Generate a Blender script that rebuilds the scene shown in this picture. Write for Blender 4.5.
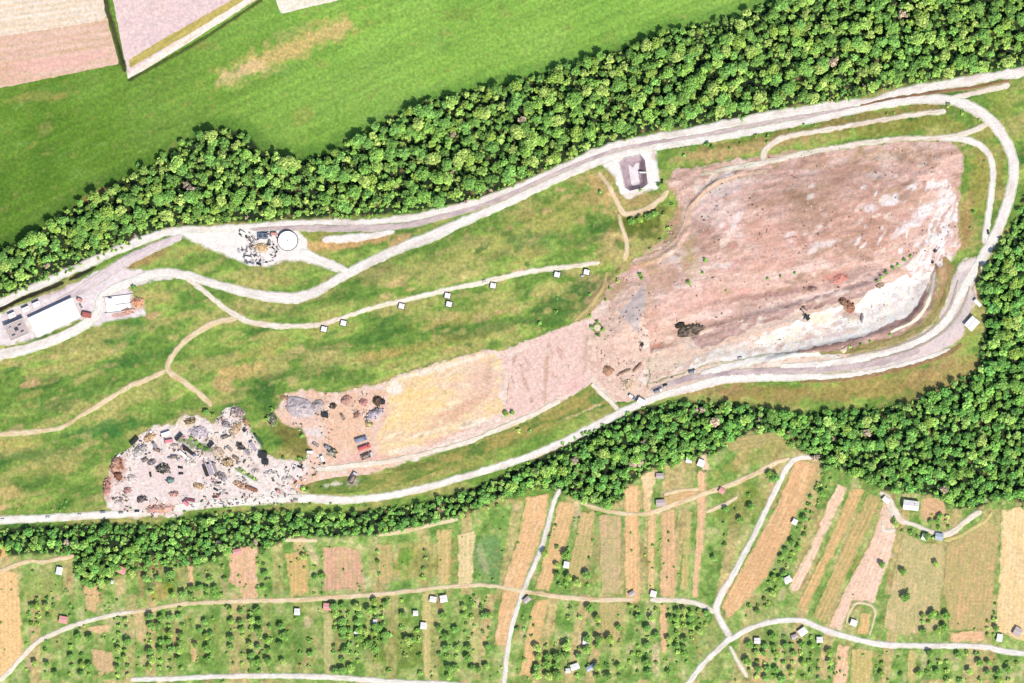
import bpy, math, random
import numpy as np
from mathutils import Vector, Matrix

for o in list(bpy.data.objects):
    bpy.data.objects.remove(o, do_unlink=True)
scn = bpy.context.scene
COL = scn.collection
R = math.radians

# ------------------------------------------------------------------ camera
CAM_H = 4000.0
cam_d = bpy.data.cameras.new('camera')
cam_d.sensor_width = 36.0
cam_d.lens = 36.0 * CAM_H / 1024.0
cam_d.clip_start = 10.0
cam_d.clip_end = 30000.0
cam = bpy.data.objects.new('camera', cam_d)
cam.location = (0, 0, CAM_H)
COL.objects.link(cam)
scn.camera = cam

# ------------------------------------------------------------------ sky and sun
SUN_AZ, SUN_EL = 146.0, 50.0           # sun in the south-east, shadows to the north-west
w = bpy.data.worlds.new('World')
scn.world = w
w.use_nodes = True
nt = w.node_tree
sky = nt.nodes.new('ShaderNodeTexSky')
sky.sky_type = 'NISHITA'
sky.sun_disc = False
sky.sun_elevation = R(SUN_EL)
sky.sun_rotation = R(SUN_AZ)
bg = nt.nodes['Background']
bg.inputs[1].default_value = 0.13
nt.links.new(sky.outputs[0], bg.inputs[0])
sl = bpy.data.lights.new('sun', 'SUN')
sl.energy = 4.2
sl.angle = R(0.5)
sl.color = (1.0, 0.93, 0.83)
sun = bpy.data.objects.new('sun', sl)
sd = Vector((math.sin(R(SUN_AZ)) * math.cos(R(SUN_EL)), math.cos(R(SUN_AZ)) * math.cos(R(SUN_EL)), math.sin(R(SUN_EL))))
sun.rotation_euler = sd.to_track_quat('Z', 'Y').to_euler()
sun.location = (400, -400, 600)
COL.objects.link(sun)
scn.view_settings.view_transform = 'Standard'
scn.view_settings.look = 'None'
scn.view_settings.exposure = 1.09
scn.view_settings.gamma = 1.0

KA = 2.6      # picture brightness of a level surface with an albedo of 1


def lin(c):
    c = np.asarray(c, float) / 255.0
    return np.where(c <= 0.04045, c / 12.92, ((c + 0.055) / 1.055) ** 2.4)


def C(r, g, b):
    """base colour of a level sunlit surface that photographs as r, g, b"""
    return np.clip(lin((r, g, b)) / KA, 0.004, 0.8)


# ------------------------------------------------------------------ noise
def vnoise(x, y, seed=0):
    x = np.asarray(x, float); y = np.asarray(y, float)
    xi = np.floor(x).astype(np.int64); yi = np.floor(y).astype(np.int64)
    xf = x - xi; yf = y - yi
    xf = xf * xf * (3 - 2 * xf); yf = yf * yf * (3 - 2 * yf)

    def h(a, b):
        n = (a * 374761393 + b * 668265263 + seed * 974634777) & 0xFFFFFFFF
        n = ((n ^ (n >> 13)) * 1274126177) & 0xFFFFFFFF
        n = ((n ^ (n >> 16)) * 2246822519) & 0xFFFFFFFF
        return ((n ^ (n >> 15)) & 0xFFFFFF) / float(0xFFFFFF)
    a = h(xi, yi); b = h(xi + 1, yi); c = h(xi, yi + 1); d = h(xi + 1, yi + 1)
    return (a * (1 - xf) + b * xf) * (1 - yf) + (c * (1 - xf) + d * xf) * yf


def fbm(x, y, s, seed=0, octv=3):
    t = 0; a = 1.0; n = 0
    for k in range(octv):
        t = t + a * vnoise(x / s, y / s, seed + 17 * k)
        n += a; a *= 0.55; s = s * 0.5
    return t / n


def grain(u, v, ang, sl_, sw, seed=0, octv=2):
    """noise stretched along the direction ang (degrees, picture sense)"""
    c, s = math.cos(R(ang)), math.sin(R(ang))
    a = u * c + v * s; b = -u * s + v * c
    return fbm(a * (sw / sl_), b, sw, seed, octv)


def sstep(a, b, x):
    t = np.clip((x - a) / (b - a), 0, 1)
    return t * t * (3 - 2 * t)


def sdpoly(P, u, v):
    """signed distance to a polygon, positive inside"""
    u = np.asarray(u, float); v = np.asarray(v, float)
    d2 = np.full(u.shape, 1e18); ins = np.zeros(u.shape, bool)
    n = len(P)
    for i in range(n):
        x0, y0 = P[i]; x1, y1 = P[(i + 1) % n]
        dx, dy = x1 - x0, y1 - y0
        t = np.clip(((u - x0) * dx + (v - y0) * dy) / (dx * dx + dy * dy + 1e-9), 0, 1)
        d2 = np.minimum(d2, (u - x0 - t * dx) ** 2 + (v - y0 - t * dy) ** 2)
        if y0 != y1:
            ins ^= ((y0 > v) != (y1 > v)) & (u < (x1 - x0) * (v - y0) / (y1 - y0) + x0)
    return np.where(ins, 1, -1) * np.sqrt(d2)


def sdline(P, u, v):
    d2 = np.full(np.shape(u), 1e18)
    for i in range(len(P) - 1):
        x0, y0 = P[i][:2]; x1, y1 = P[i + 1][:2]
        dx, dy = x1 - x0, y1 - y0
        t = np.clip(((u - x0) * dx + (v - y0) * dy) / (dx * dx + dy * dy + 1e-9), 0, 1)
        d2 = np.minimum(d2, (u - x0 - t * dx) ** 2 + (v - y0 - t * dy) ** 2)
    return np.sqrt(d2)


# ------------------------------------------------------------------ layout (u to the east, v to the south, metres)
WOOD_N = [(-60, 285), (0, 249), (40, 228), (75, 205), (110, 184), (150, 165), (180, 147), (200, 132), (225, 126), (248, 134), (262, 150), (300, 160), (330, 152), (362, 135), (400, 113), (430, 99), (470, 89), (510, 82), (560, 66), (620, 48), (660, 32), (700, 23), (750, 10), (790, -12), (860, -40), (1090, -40), (1090, 55), (1024, 66), (1000, 70), (960, 77), (900, 86), (870, 95), (840, 101), (800, 106), (760, 115), (700, 126), (660, 131), (640, 136), (600, 147), (560, 165), (530, 179), (500, 191), (470, 203), (420, 211), (370, 217), (300, 219), (260, 222), (180, 227), (150, 236), (120, 251), (80, 267), (40, 285), (0, 300), (-60, 325)]
WOOD_S = [(1090, 170), (1024, 196), (1014, 222), (996, 250), (981, 272), (976, 290), (984, 305), (984, 330), (978, 348), (975, 368), (950, 382), (920, 397), (890, 405), (850, 408), (800, 413), (740, 402), (680, 400), (642, 406), (600, 425), (560, 446), (520, 466), (480, 484), (440, 497), (400, 506), (340, 511), (290, 510), (240, 511), (200, 515), (160, 524), (100, 522), (40, 525), (0, 528), (-60, 532), (-60, 562), (0, 558), (30, 554), (60, 556), (76, 560), (80, 590), (98, 590), (110, 578), (150, 572), (200, 566), (225, 556), (240, 548), (262, 553), (275, 545), (300, 538), (340, 538), (375, 536), (430, 526), (470, 513), (500, 500), (540, 488), (560, 492), (580, 502), (610, 509), (624, 500), (636, 480), (660, 466), (690, 458), (716, 455), (750, 432), (775, 436), (800, 452), (830, 466), (860, 480), (885, 492), (930, 496), (960, 510), (980, 508), (1000, 500), (1024, 504), (1090, 510)]
LANDFILL = [(660, 180), (676, 168), (690, 166), (740, 158), (790, 151), (850, 146), (905, 138), (950, 139), (966, 150), (962, 180), (958, 215), (962, 245), (950, 262), (930, 285), (900, 292), (858, 300), (800, 310), (740, 325), (700, 340), (665, 352), (640, 360), (612, 366), (592, 352), (586, 330), (600, 300), (618, 275), (640, 256), (664, 236), (676, 205), (670, 192)]
BASIN = [(619.5, 163), (625, 158), (641, 155), (645, 160), (648, 184), (643, 188), (630, 191), (625, 188)]


def height_fn(u, v):
    h = 2.5 * fbm(u, v, 160, 3, 2) - 1.2
    h += 7.0 * sstep(0, 55, sdpoly(LANDFILL, u, v))
    slope = [(380, 258), (620, 170), (640, 262), (560, 268), (420, 300), (320, 325), (240, 322), (300, 302), (340, 283)]
    h += 3.0 * sstep(-4, 22, sdpoly(slope, u, v))
    low = [(0, 535), (300, 520), (540, 470), (800, 440), (1100, 500), (1100, 760), (-60, 760)]
    h -= 6.0 * sstep(-30, 60, sdpoly(low, u, v))
    h -= 3.2 * sstep(-0.5, 6.5, sdpoly(BASIN, u, v))
    white = [(715, 352), (760, 335), (800, 322), (862, 300), (890, 285), (925, 268), (930, 280), (915, 310), (880, 330), (820, 345), (760, 360)]
    h -= 2.6 * sstep(-5, 12, sdpoly(white, u, v))
    lf = sdpoly(LANDFILL, u, v)
    h += 1.9 * np.clip(grain(u, v, -10, 11, 4.5, 71, 3) - 0.3, 0, 1) * sstep(0, 8, lf) * (1 - sstep(-2, 6, sdpoly(white, u, v)))
    low2 = [(590, 330), (720, 345), (860, 300), (950, 262), (975, 280), (940, 340), (840, 372), (640, 395), (380, 470), (380, 385), (500, 355)]
    h += 0.9 * np.clip(fbm(u, v, 5, 72, 3) - 0.3, 0, 1) * sstep(0, 8, sdpoly(low2, u, v)) * (1 - sstep(0, 6, lf))
    # benches cut along the south-east flank of the fill
    for (P, hh) in (([(700, 332), (860, 288), (905, 268), (930, 240)], 1.8), ([(655, 352), (760, 322), (800, 305)], 1.2), ([(770, 360), (868, 338), (910, 322), (934, 290), (940, 268)], 2.2)):
        h += hh * (1 - sstep(0, 5.5, sdline(P, u, v)))
    # low bunds along the haul track and the foot of the fill
    for (P, hh) in (([(690, 206), (702, 192), (718, 180), (742, 172)], 1.6), ([(634, 265), (656, 259), (676, 247), (688, 228)], 1.4), ([(592, 300), (606, 284), (622, 268)], 1.0)):
        h += hh * (1 - sstep(0, 3.5, sdline(P, u, v)))
    return h


# ------------------------------------------------------------------ common lattice
G = 1.5
NU0, NU1 = -36, 720
NV0, NV1 = -30, 486
gu = np.arange(NU0, NU1 + 1) * G
gv = np.arange(NV0, NV1 + 1) * G
UU, VV = np.meshgrid(gu, gv)
HH = height_fn(UU, VV)


def Z(u, v):
    u = np.asarray(u, float); v = np.asarray(v, float)
    a = np.clip(u / G - NU0, 0, len(gu) - 1.001); b = np.clip(v / G - NV0, 0, len(gv) - 1.001)
    i = a.astype(int); j = b.astype(int); fa = a - i; fb = b - j
    return (HH[j, i] * (1 - fa) + HH[j, i + 1] * fa) * (1 - fb) + (HH[j + 1, i] * (1 - fa) + HH[j + 1, i + 1] * fa) * fb


def XY(u, v):
    return u - 512.0, 341.5 - v


# ------------------------------------------------------------------ materials
MATS = {}


def nodes_of(name, rough=0.9):
    m = bpy.data.materials.new(name)
    m.use_nodes = True
    b = m.node_tree.nodes['Principled BSDF']
    b.inputs['Roughness'].default_value = rough
    b.inputs['Specular IOR Level'].default_value = 0.2
    return m, m.node_tree, b


def ground_mat(name, fine=1.2, fine2=0.35, amt=0.35, bump=0.25):
    """surface colour from the painted cover attribute, broken up by two grains of procedural noise"""
    if name in MATS:
        return MATS[name]
    m, t, b = nodes_of(name, 0.95)
    L = t.links.new
    at = t.nodes.new('ShaderNodeAttribute'); at.attribute_name = 'cover'
    geo = t.nodes.new('ShaderNodeNewGeometry')
    n1 = t.nodes.new('ShaderNodeTexNoise'); n1.inputs['Scale'].default_value = 1.0 / (fine * 2.2); n1.inputs['Detail'].default_value = 4
    n2 = t.nodes.new('ShaderNodeTexNoise'); n2.inputs['Scale'].default_value = 1.0 / fine2; n2.inputs['Detail'].default_value = 2
    L(geo.outputs['Position'], n1.inputs['Vector']); L(geo.outputs['Position'], n2.inputs['Vector'])
    add = t.nodes.new('ShaderNodeMath'); add.operation = 'MULTIPLY_ADD'
    L(n2.outputs['Fac'], add.inputs[0]); add.inputs[1].default_value = 0.4
    L(n1.outputs['Fac'], add.inputs[2])
    mr = t.nodes.new('ShaderNodeMapRange')
    L(add.outputs[0], mr.inputs['Value'])
    mr.inputs['From Min'].default_value = 0.45; mr.inputs['From Max'].default_value = 0.95
    mr.inputs['To Min'].default_value = 1.0 - amt; mr.inputs['To Max'].default_value = 1.0 + amt
    vm = t.nodes.new('ShaderNodeVectorMath'); vm.operation = 'SCALE'
    L(at.outputs['Color'], vm.inputs[0]); L(mr.outputs[0], vm.inputs['Scale'])
    L(vm.outputs[0], b.inputs['Base Color'])
    n3 = t.nodes.new('ShaderNodeTexNoise'); n3.inputs['Scale'].default_value = 0.26; n3.inputs['Detail'].default_value = 3; n3.inputs['Roughness'].default_value = 0.65
    L(geo.outputs['Position'], n3.inputs['Vector'])
    hr = t.nodes.new('ShaderNodeValToRGB'); e = hr.color_ramp.elements
    e[0].position = 0.32; e[0].color = (1 - amt * 0.9, 1 - amt * 0.55, 1 - amt * 0.5, 1)
    e[1].position = 0.70; e[1].color = (1 + amt * 1.0, 1 + amt * 0.62, 1 + amt * 0.6, 1)
    L(n3.outputs['Fac'], hr.inputs[0])
    vm2 = t.nodes.new('ShaderNodeVectorMath'); vm2.operation = 'MULTIPLY'
    L(vm.outputs[0], vm2.inputs[0]); L(hr.outputs[0], vm2.inputs[1]); L(vm2.outputs[0], b.inputs['Base Color'])
    bp = t.nodes.new('ShaderNodeBump'); bp.inputs['Strength'].default_value = bump; bp.inputs['Distance'].default_value = 1.0
    L(n1.outputs['Fac'], bp.inputs['Height']); L(bp.outputs[0], b.inputs['Normal'])
    MATS[name] = m
    return m


def solid(name, rgb, rough=0.6, metal=0.0, var=0.18, scale=0.8):
    """painted or built surface with procedural wear"""
    if name in MATS:
        return MATS[name]
    m, t, b = nodes_of(name, rough)
    b.inputs['Metallic'].default_value = metal
    L = t.links.new
    tc = t.nodes.new('ShaderNodeTexCoord')
    n = t.nodes.new('ShaderNodeTexNoise'); n.inputs['Scale'].default_value = scale; n.inputs['Detail'].default_value = 5
    L(tc.outputs['Object'], n.inputs['Vector'])
    cr = t.nodes.new('ShaderNodeValToRGB')
    c = np.asarray(rgb, float)
    cr.color_ramp.elements[0].position = 0.3; cr.color_ramp.elements[1].position = 0.7
    cr.color_ramp.elements[0].color = (*np.clip(c * (1 - var), 0, 1), 1)
    cr.color_ramp.elements[1].color = (*np.clip(c * (1 + var), 0, 1), 1)
    L(n.outputs['Fac'], cr.inputs[0]); L(cr.outputs[0], b.inputs['Base Color'])
    MATS[name] = m
    return m


def tone_mat(name, bump=False):
    if name in MATS:
        return MATS[name]
    m, t, b = nodes_of(name, 0.75)
    L = t.links.new
    at = t.nodes.new('ShaderNodeAttribute'); at.attribute_name = 'cover'
    geo = t.nodes.new('ShaderNodeNewGeometry')
    n = t.nodes.new('ShaderNodeTexNoise'); n.inputs['Scale'].default_value = 0.9; n.inputs['Detail'].default_value = 3
    L(geo.outputs['Position'], n.inputs['Vector'])
    mr = t.nodes.new('ShaderNodeMapRange'); L(n.outputs['Fac'], mr.inputs['Value'])
    mr.inputs['From Min'].default_value = 0.3; mr.inputs['From Max'].default_value = 0.7
    mr.inputs['To Min'].default_value = 0.65; mr.inputs['To Max'].default_value = 1.35
    vm = t.nodes.new('ShaderNodeVectorMath'); vm.operation = 'SCALE'
    L(at.outputs['Color'], vm.inputs[0]); L(mr.outputs[0], vm.inputs['Scale'])
    L(vm.outputs[0], b.inputs['Base Color'])
    MATS[name] = m
    return m


# ------------------------------------------------------------------ mesh helpers
def mesh_np(name, V, F, mat, cover=None, smooth=False):
    """V (n,3); F list of index arrays, each (m,k)"""
    me = bpy.data.meshes.new(name)
    V = np.ascontiguousarray(V, np.float32)
    F = [np.ascontiguousarray(f, np.int32) for f in F if len(f)]
    idx = np.concatenate([f.ravel() for f in F])
    cnt = np.concatenate([np.full(len(f), f.shape[1], np.int32) for f in F])
    st = np.concatenate([[0], np.cumsum(cnt)[:-1]]).astype(np.int32)
    me.vertices.add(len(V)); me.vertices.foreach_set('co', V.ravel())
    me.loops.add(len(idx)); me.loops.foreach_set('vertex_index', idx)
    me.polygons.add(len(cnt)); me.polygons.foreach_set('loop_start', st); me.polygons.foreach_set('loop_total', cnt)
    me.polygons.foreach_set('use_smooth', np.full(len(cnt), bool(smooth)))
    if cover is not None:
        a = me.attributes.new('cover', 'FLOAT_COLOR', 'POINT')
        a.data.foreach_set('color', np.concatenate([cover, np.ones((len(cover), 1))], 1).astype(np.float32).ravel())
    me.update(calc_edges=True)
    me.materials.append(mat)
    return me


def link(name, me, parent=None, loc=None, rz=0.0):
    o = bpy.data.objects.new(name, me)
    COL.objects.link(o)
    if parent is not None:
        o.parent = parent
    if loc is not None:
        o.location = loc
    if rz:
        o.rotation_euler = (0, 0, rz)
    return o


def tag(o, label=None, cat=None, group=None, kind=None):
    if label: o['label'] = label
    if cat: o['category'] = cat
    if group: o['group'] = group
    if kind: o['kind'] = kind
    return o


# ------------------------------------------------------------------ cover colours
def mix(a, b, t):
    t = np.asarray(t)[..., None]
    return a * (1 - t) + b * t


def pal(u, v, cols, s, seed, octv=3, ang=None, stretch=3.0, contrast=1.6):
    """colours blended by noise"""
    n = fbm(u, v, s, seed, octv) if ang is None else grain(u, v, ang, s * stretch, s, seed, octv)
    n = np.clip((n - 0.5) * contrast + 0.5, 0, 0.9999) * (len(cols) - 1)
    i = n.astype(int); f = (n - i)[..., None]
    P = np.array(cols)
    return P[i] * (1 - f) + P[np.minimum(i + 1, len(cols) - 1)] * f


def spots(u, v, col, lst, base, edge=4.0, rag=6.0):
    """ragged patches of another cover: (u, v, ru, rv, angle, colour, strength)"""
    n = (fbm(u, v, rag, 77, 3) - 0.5)
    for (cu, cv, ru, rv, ang, c, s) in lst:
        m = (np.abs(u - cu) < ru + rv + 8) & (np.abs(v - cv) < ru + rv + 8)
        if not m.any():
            continue
        uu = u[m] - cu; vv = v[m] - cv
        ca, sa = math.cos(R(ang)), math.sin(R(ang))
        a = (uu * ca + vv * sa) / ru; b = (-uu * sa + vv * ca) / rv
        r = np.sqrt(a * a + b * b) + n[m] * 1.3
        t = s * (1 - sstep(0.55, 1.1, r))
        base[m] = mix(base[m], c, t)
    return base


G_DK = C(78, 122, 46); G_MD = C(116, 150, 62); G_LT = C(154, 180, 84); G_OL = C(166, 164, 88); G_OC = C(204, 184, 120); G_TN = C(222, 186, 132)
PINK = C(228, 182, 162); TAN = C(226, 190, 146); ROSE = C(214, 160, 146); PALE = C(244, 222, 204); WHITE = C(252, 244, 238); BROWN = C(160, 120, 88)
SLOPE_SPOTS = [
    # bare and dry patches on the grass slopes, dark lush strips
    (285, 52, 80, 18, -24, C(216, 184, 116), 0.5), (280, 54, 62, 9, -24, C(228, 190, 128), 0.5), (246, 70, 28, 9, -20, C(236, 200, 152), 0.6), (330, 34, 24, 9, -25, C(228, 190, 134), 0.4),
    (38, 97, 34, 6, -6, C(178, 160, 88), 0.6), (92, 196, 20, 4, -30, C(180, 140, 90), 0.6),
    (245, 372, 34, 9, 0, C(206, 176, 110), 0.8), (222, 382, 12, 10, 20, C(210, 172, 118), 0.75), (262, 352, 30, 5, -4, C(190, 170, 96), 0.5),
    (10, 492, 18, 8, 0, C(214, 186, 120), 0.7), (20, 445, 30, 8, -8, C(190, 172, 100), 0.5), (50, 470, 30, 9, -6, C(180, 165, 96), 0.4),
    (560, 215, 50, 20, -20, C(188, 180, 98), 0.55), (500, 240, 60, 12, -22, C(176, 176, 90), 0.5), (600, 185, 22, 7, 40, C(206, 176, 110), 0.7),
    (430, 345, 70, 7, -10, C(186, 164, 92), 0.5), (385, 355, 30, 6, -12, C(206, 170, 105), 0.4), (470, 318, 60, 6, -10, C(170, 160, 84), 0.5),
    (560, 310, 50, 16, -14, C(46, 104, 38), 0.6), (590, 290, 24, 16, 0, C(40, 100, 40), 0.7), (480, 330, 60, 8, -12, C(60, 110, 40), 0.55), (440, 370, 60, 8, -14, C(58, 112, 40), 0.55),
    (300, 375, 60, 8, -4, C(62, 112, 42), 0.5), (330, 345, 40, 6, -8, C(70, 120, 48), 0.4), (265, 395, 18, 12, 60, C(56, 106, 40), 0.7),
    (535, 240, 30, 10, 0, C(78, 134, 58), 0.6), (100, 430, 40, 10, -14, C(60, 124, 56), 0.6), (60, 400, 60, 12, -10, C(66, 118, 46), 0.5), (130, 360, 44, 8, -12, C(60, 116, 46), 0.5),
    (30, 455, 50, 8, -6, C(60, 118, 48), 0.5), (190, 300, 30, 6, 30, C(80, 130, 50), 0.5), (130, 335, 30, 9, -50, C(84, 148, 62), 0.4),
    (636, 225, 26, 13, -8, C(92, 110, 36), 0.85), (655, 212, 22, 8, -25, C(96, 106, 36), 0.7), (640, 200, 26, 6, -8, C(178, 160, 96), 0.8),
    (690, 385, 80, 6, -4, C(176, 146, 96), 0.6), (880, 385, 70, 12, -10, C(172, 150, 82), 0.6), (930, 372, 36, 8, -22, C(186, 150, 104), 0.6), (760, 392, 60, 8, 0, C(170, 140, 80), 0.6),
    (860, 121, 110, 9, -10, C(146, 128, 70), 0.8), (750, 147, 80, 9, -10, C(196, 162, 112), 0.75), (900, 127, 60, 8, -8, C(150, 148, 66), 0.7), (740, 142, 50, 4, -10, C(128, 124, 60), 0.7), (950, 125, 20, 8, 20, C(140, 140, 60), 0.6),
    (1000, 100, 14, 20, 0, C(150, 160, 70), 0.6), (980, 180, 14, 40, 4, C(158, 150, 72), 0.7), (966, 225, 8, 34, 4, C(184, 140, 96), 0.7), (1000, 175, 5, 40, 4, C(150, 130, 70), 0.6),
    (340, 243, 50, 7, -6, C(222, 168, 120), 0.75), (320, 236, 20, 6, 0, C(176, 152, 80), 0.5), (400, 240, 20, 5, -30, C(226, 180, 130), 0.6),
    (140, 262, 40, 4, -25, C(170, 130, 86), 0.6), (545, 425, 50, 9, -22, C(150, 150, 76), 0.6), (440, 470, 70, 7, -14, C(176, 160, 90), 0.45),
    (300, 440, 24, 18, 20, C(128, 116, 58), 0.7), (280, 430, 16, 10, 10, C(122, 112, 56), 0.6),
]
GARDEN_SPOTS = [(620, 560, 30, 40, 0, C(176, 168, 110), 0.5), (420, 560, 40, 26, 0, C(190, 168, 100), 0.55), (300, 640, 50, 40, 0, C(108, 140, 58), 0.4), (400, 650, 40, 30, 0, C(132, 140, 62), 0.5),
                (545, 660, 30, 26, 0, C(146, 160, 80), 0.5), (930, 600, 50, 40, 0, C(160, 164, 96), 0.6), (980, 580, 16, 50, 10, C(166, 160, 92), 0.5), (700, 640, 30, 26, 0, C(120, 156, 70), 0.5),
                (740, 500, 36, 30, -30, C(132, 146, 60), 0.6), (760, 455, 50, 12, -24, C(160, 156, 84), 0.6), (40, 600, 30, 30, 0, C(160, 168, 92), 0.5), (160, 570, 60, 12, 0, C(168, 160, 100), 0.55),
                (200, 640, 60, 30, 0, C(130, 158, 70), 0.4), (490, 560, 16, 26, 0, C(110, 150, 92), 0.7), (404, 560, 8, 16, 0, C(110, 160, 56), 0.8), (350, 585, 30, 10, 0, C(206, 196, 156), 0.5),
                (590, 560, 20, 30, 0, C(180, 166, 110), 0.4), (870, 570, 20, 50, 28, C(150, 150, 76), 0.5), (165, 590, 20, 8, -35, C(150, 156, 52), 0.7), (150, 583, 14, 6, -20, C(80, 104, 52), 0.6)]


def litter(P, n, cols, r0, r1, seed, ang=-14, spread=25, smin=0.35, smax=0.8, aspect=(1.2, 4.0)):
    rg = np.random.default_rng(seed)
    u0, v0, u1, v1 = bb(P, 0)
    out = []
    while len(out) < n:
        a, b = rg.uniform(u0, u1), rg.uniform(v0, v1)
        if sdpoly(P, np.array([a]), np.array([b]))[0] < 0:
            continue
        rv = r0 * (r1 / r0) ** rg.random(); asp = rg.uniform(*aspect)
        out.append((a, b, rv * asp, rv, ang + rg.normal(0, spread), cols[rg.integers(len(cols))], rg.uniform(smin, smax)))
    return out


def bb(P, m=8):
    a = np.array([p[:2] for p in P])
    return a[:, 0].min() - m, a[:, 1].min() - m, a[:, 0].max() + m, a[:, 1].max() + m


MIDS = [(0, 360), (100, 325), (240, 285), (350, 280), (600, 165), (640, 230), (600, 300), (380, 375), (260, 400), (100, 450), (90, 505), (0, 512)]
GARD = [(0, 560), (76, 575), (230, 552), (430, 532), (560, 495), (760, 445), (880, 495), (1024, 505), (1024, 683), (0, 683)]
MEAD = [(0, 90), (130, 85), (260, 5), (760, 5), (600, 50), (400, 105), (300, 155), (200, 130), (0, 245)]
SLOPE_SPOTS += [(630, 205, 34, 16, -10, C(186, 158, 104), 0.6), (618, 250, 24, 22, 60, C(196, 166, 116), 0.6), (604, 300, 20, 24, 30, C(206, 172, 128), 0.6), (600, 190, 16, 22, 40, C(200, 168, 110), 0.5), (645, 232, 22, 8, -8, C(96, 112, 44), 0.8),
                (632, 224, 22, 10, 0, C(104, 120, 44), 0.8), (590, 318, 30, 10, -30, C(196, 164, 116), 0.5), (940, 380, 60, 12, -24, C(176, 150, 92), 0.6), (840, 392, 110, 10, -5, C(170, 146, 86), 0.55), (700, 392, 60, 5, -3, C(180, 146, 100), 0.6),
                (300, 262, 60, 6, 6, C(150, 158, 84), 0.4), (985, 150, 12, 40, 0, C(164, 156, 80), 0.5), (450, 255, 90, 10, -20, C(172, 172, 96), 0.4), (330, 308, 60, 6, -10, C(160, 160, 88), 0.4)]
SLOPE_SPOTS += litter(MIDS, 200, [G_OL, G_OC, C(206, 184, 120), C(150, 150, 84), C(214, 176, 126), G_DK, C(90, 140, 60), C(70, 116, 50), C(170, 176, 96), C(186, 170, 112)], 1.2, 5, 900, -14, 14)
SLOPE_SPOTS += litter(MEAD, 60, [C(150, 150, 80), C(170, 160, 86), C(104, 146, 60), C(132, 172, 84), C(120, 130, 60)], 2, 9, 901, -22, 14, 0.2, 0.5)
GARDEN_SPOTS += litter(GARD, 190, [C(206, 172, 120), C(190, 160, 104), C(214, 184, 140), C(160, 150, 90), C(104, 140, 62), C(90, 130, 60), C(226, 200, 160), C(178, 140, 100)], 1.3, 6, 902, 90, 14, 0.35, 0.8, (1.0, 4.5))


def base_cover(u, v):
    # north meadow
    mead = pal(u, v, [C(118, 156, 50), C(140, 174, 62), C(154, 184, 80)], 46, 5, 4, contrast=1.5)
    gr = sstep(20, 380, u - 0.5 * v)
    mead = mix(mead * np.array([0.52, 0.64, 0.5]), mix(mead, C(138, 190, 84), np.full(u.shape, 0.5)), gr)
    st = grain(u, v, -24, 60, 3.5, 12, 2)
    mead = mead * (0.80 + 0.40 * st)[..., None]
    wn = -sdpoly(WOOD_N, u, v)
    mead = mix(mead, mead * np.array([0.5, 0.62, 0.6]), 0.75 * (1 - sstep(4, 17, wn + 5 * (fbm(u, v, 14, 66, 2) - 0.5))) * (wn > -3))  # darker grass beside the wood, with tree shade put into its colour
    # slopes: mottled grass with dry patches in bands that follow the contours
    a = pal(u, v, [G_DK, G_MD, G_MD, G_LT, G_OL], 16, 21, 4, ang=-14, stretch=2.6, contrast=2.0)
    b = pal(u, v, [G_OL, G_OC, C(190, 176, 104)], 7, 31, 3, contrast=2)
    slope = mix(a, b, 0.55 * sstep(0.50, 0.66, grain(u, v, -14, 44, 13, 41, 3)))
    # gardens: narrow parcels, each with its own cover
    pid = np.floor((u + 4 * vnoise(u * 0, v / 60, 8) + 1.2 * fbm(u, v, 5, 9, 2) + np.where(u > 480, (v - 560) * 0.18, 0)) / 10.5)
    tn = vnoise(pid * 7.31 + 0.5, np.floor(v / 85.0) * 3.7 + 0.5, 91)
    gd = pal(u, v, [C(100, 142, 58), C(130, 166, 78), C(162, 186, 102), C(200, 194, 134)], 9, 51, 4, contrast=2.0)
    gd = mix(gd, C(208, 182, 128), 0.8 * sstep(0.5, 0.75, tn))
    gd = mix(gd, C(118, 156, 70), 0.55 * sstep(0.4, 0.15, tn))
    top = [(-400, 600), (-60, 310), (40, 258), (200, 200), (500, 150), (700, 80), (1500, -40), (1500, -900), (-900, -900)]
    bot = [(-900, 540), (0, 540), (300, 530), (480, 510), (600, 480), (760, 420), (860, 470), (1500, 480), (1500, 1500), (-900, 1500)]
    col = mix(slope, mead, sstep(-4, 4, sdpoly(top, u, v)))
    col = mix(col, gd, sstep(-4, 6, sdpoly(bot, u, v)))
    # dark woodland floor, with shade between the trees put into its colour
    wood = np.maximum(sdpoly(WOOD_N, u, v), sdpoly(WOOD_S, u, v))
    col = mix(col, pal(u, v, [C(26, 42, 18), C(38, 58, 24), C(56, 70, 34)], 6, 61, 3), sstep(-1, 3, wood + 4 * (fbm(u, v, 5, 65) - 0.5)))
    col = spots(u, v, None, SLOPE_SPOTS, col, rag=7)
    col = spots(u, v, None, GARDEN_SPOTS, col, rag=9)
    # tufts and bare flecks
    tuft = fbm(u, v, 4.2, 111, 2)
    mid = 1 - 0.65 * sstep(-4, 4, sdpoly(top, u, v))
    col = col * (1 + 0.55 * mid * (tuft - 0.5))[..., None]
    fl = sstep(0.66, 0.8, fbm(u, v, 5.5, 112, 3)) * mid
    col = mix(col, C(196, 170, 112), 0.45 * fl)
    return col


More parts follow.
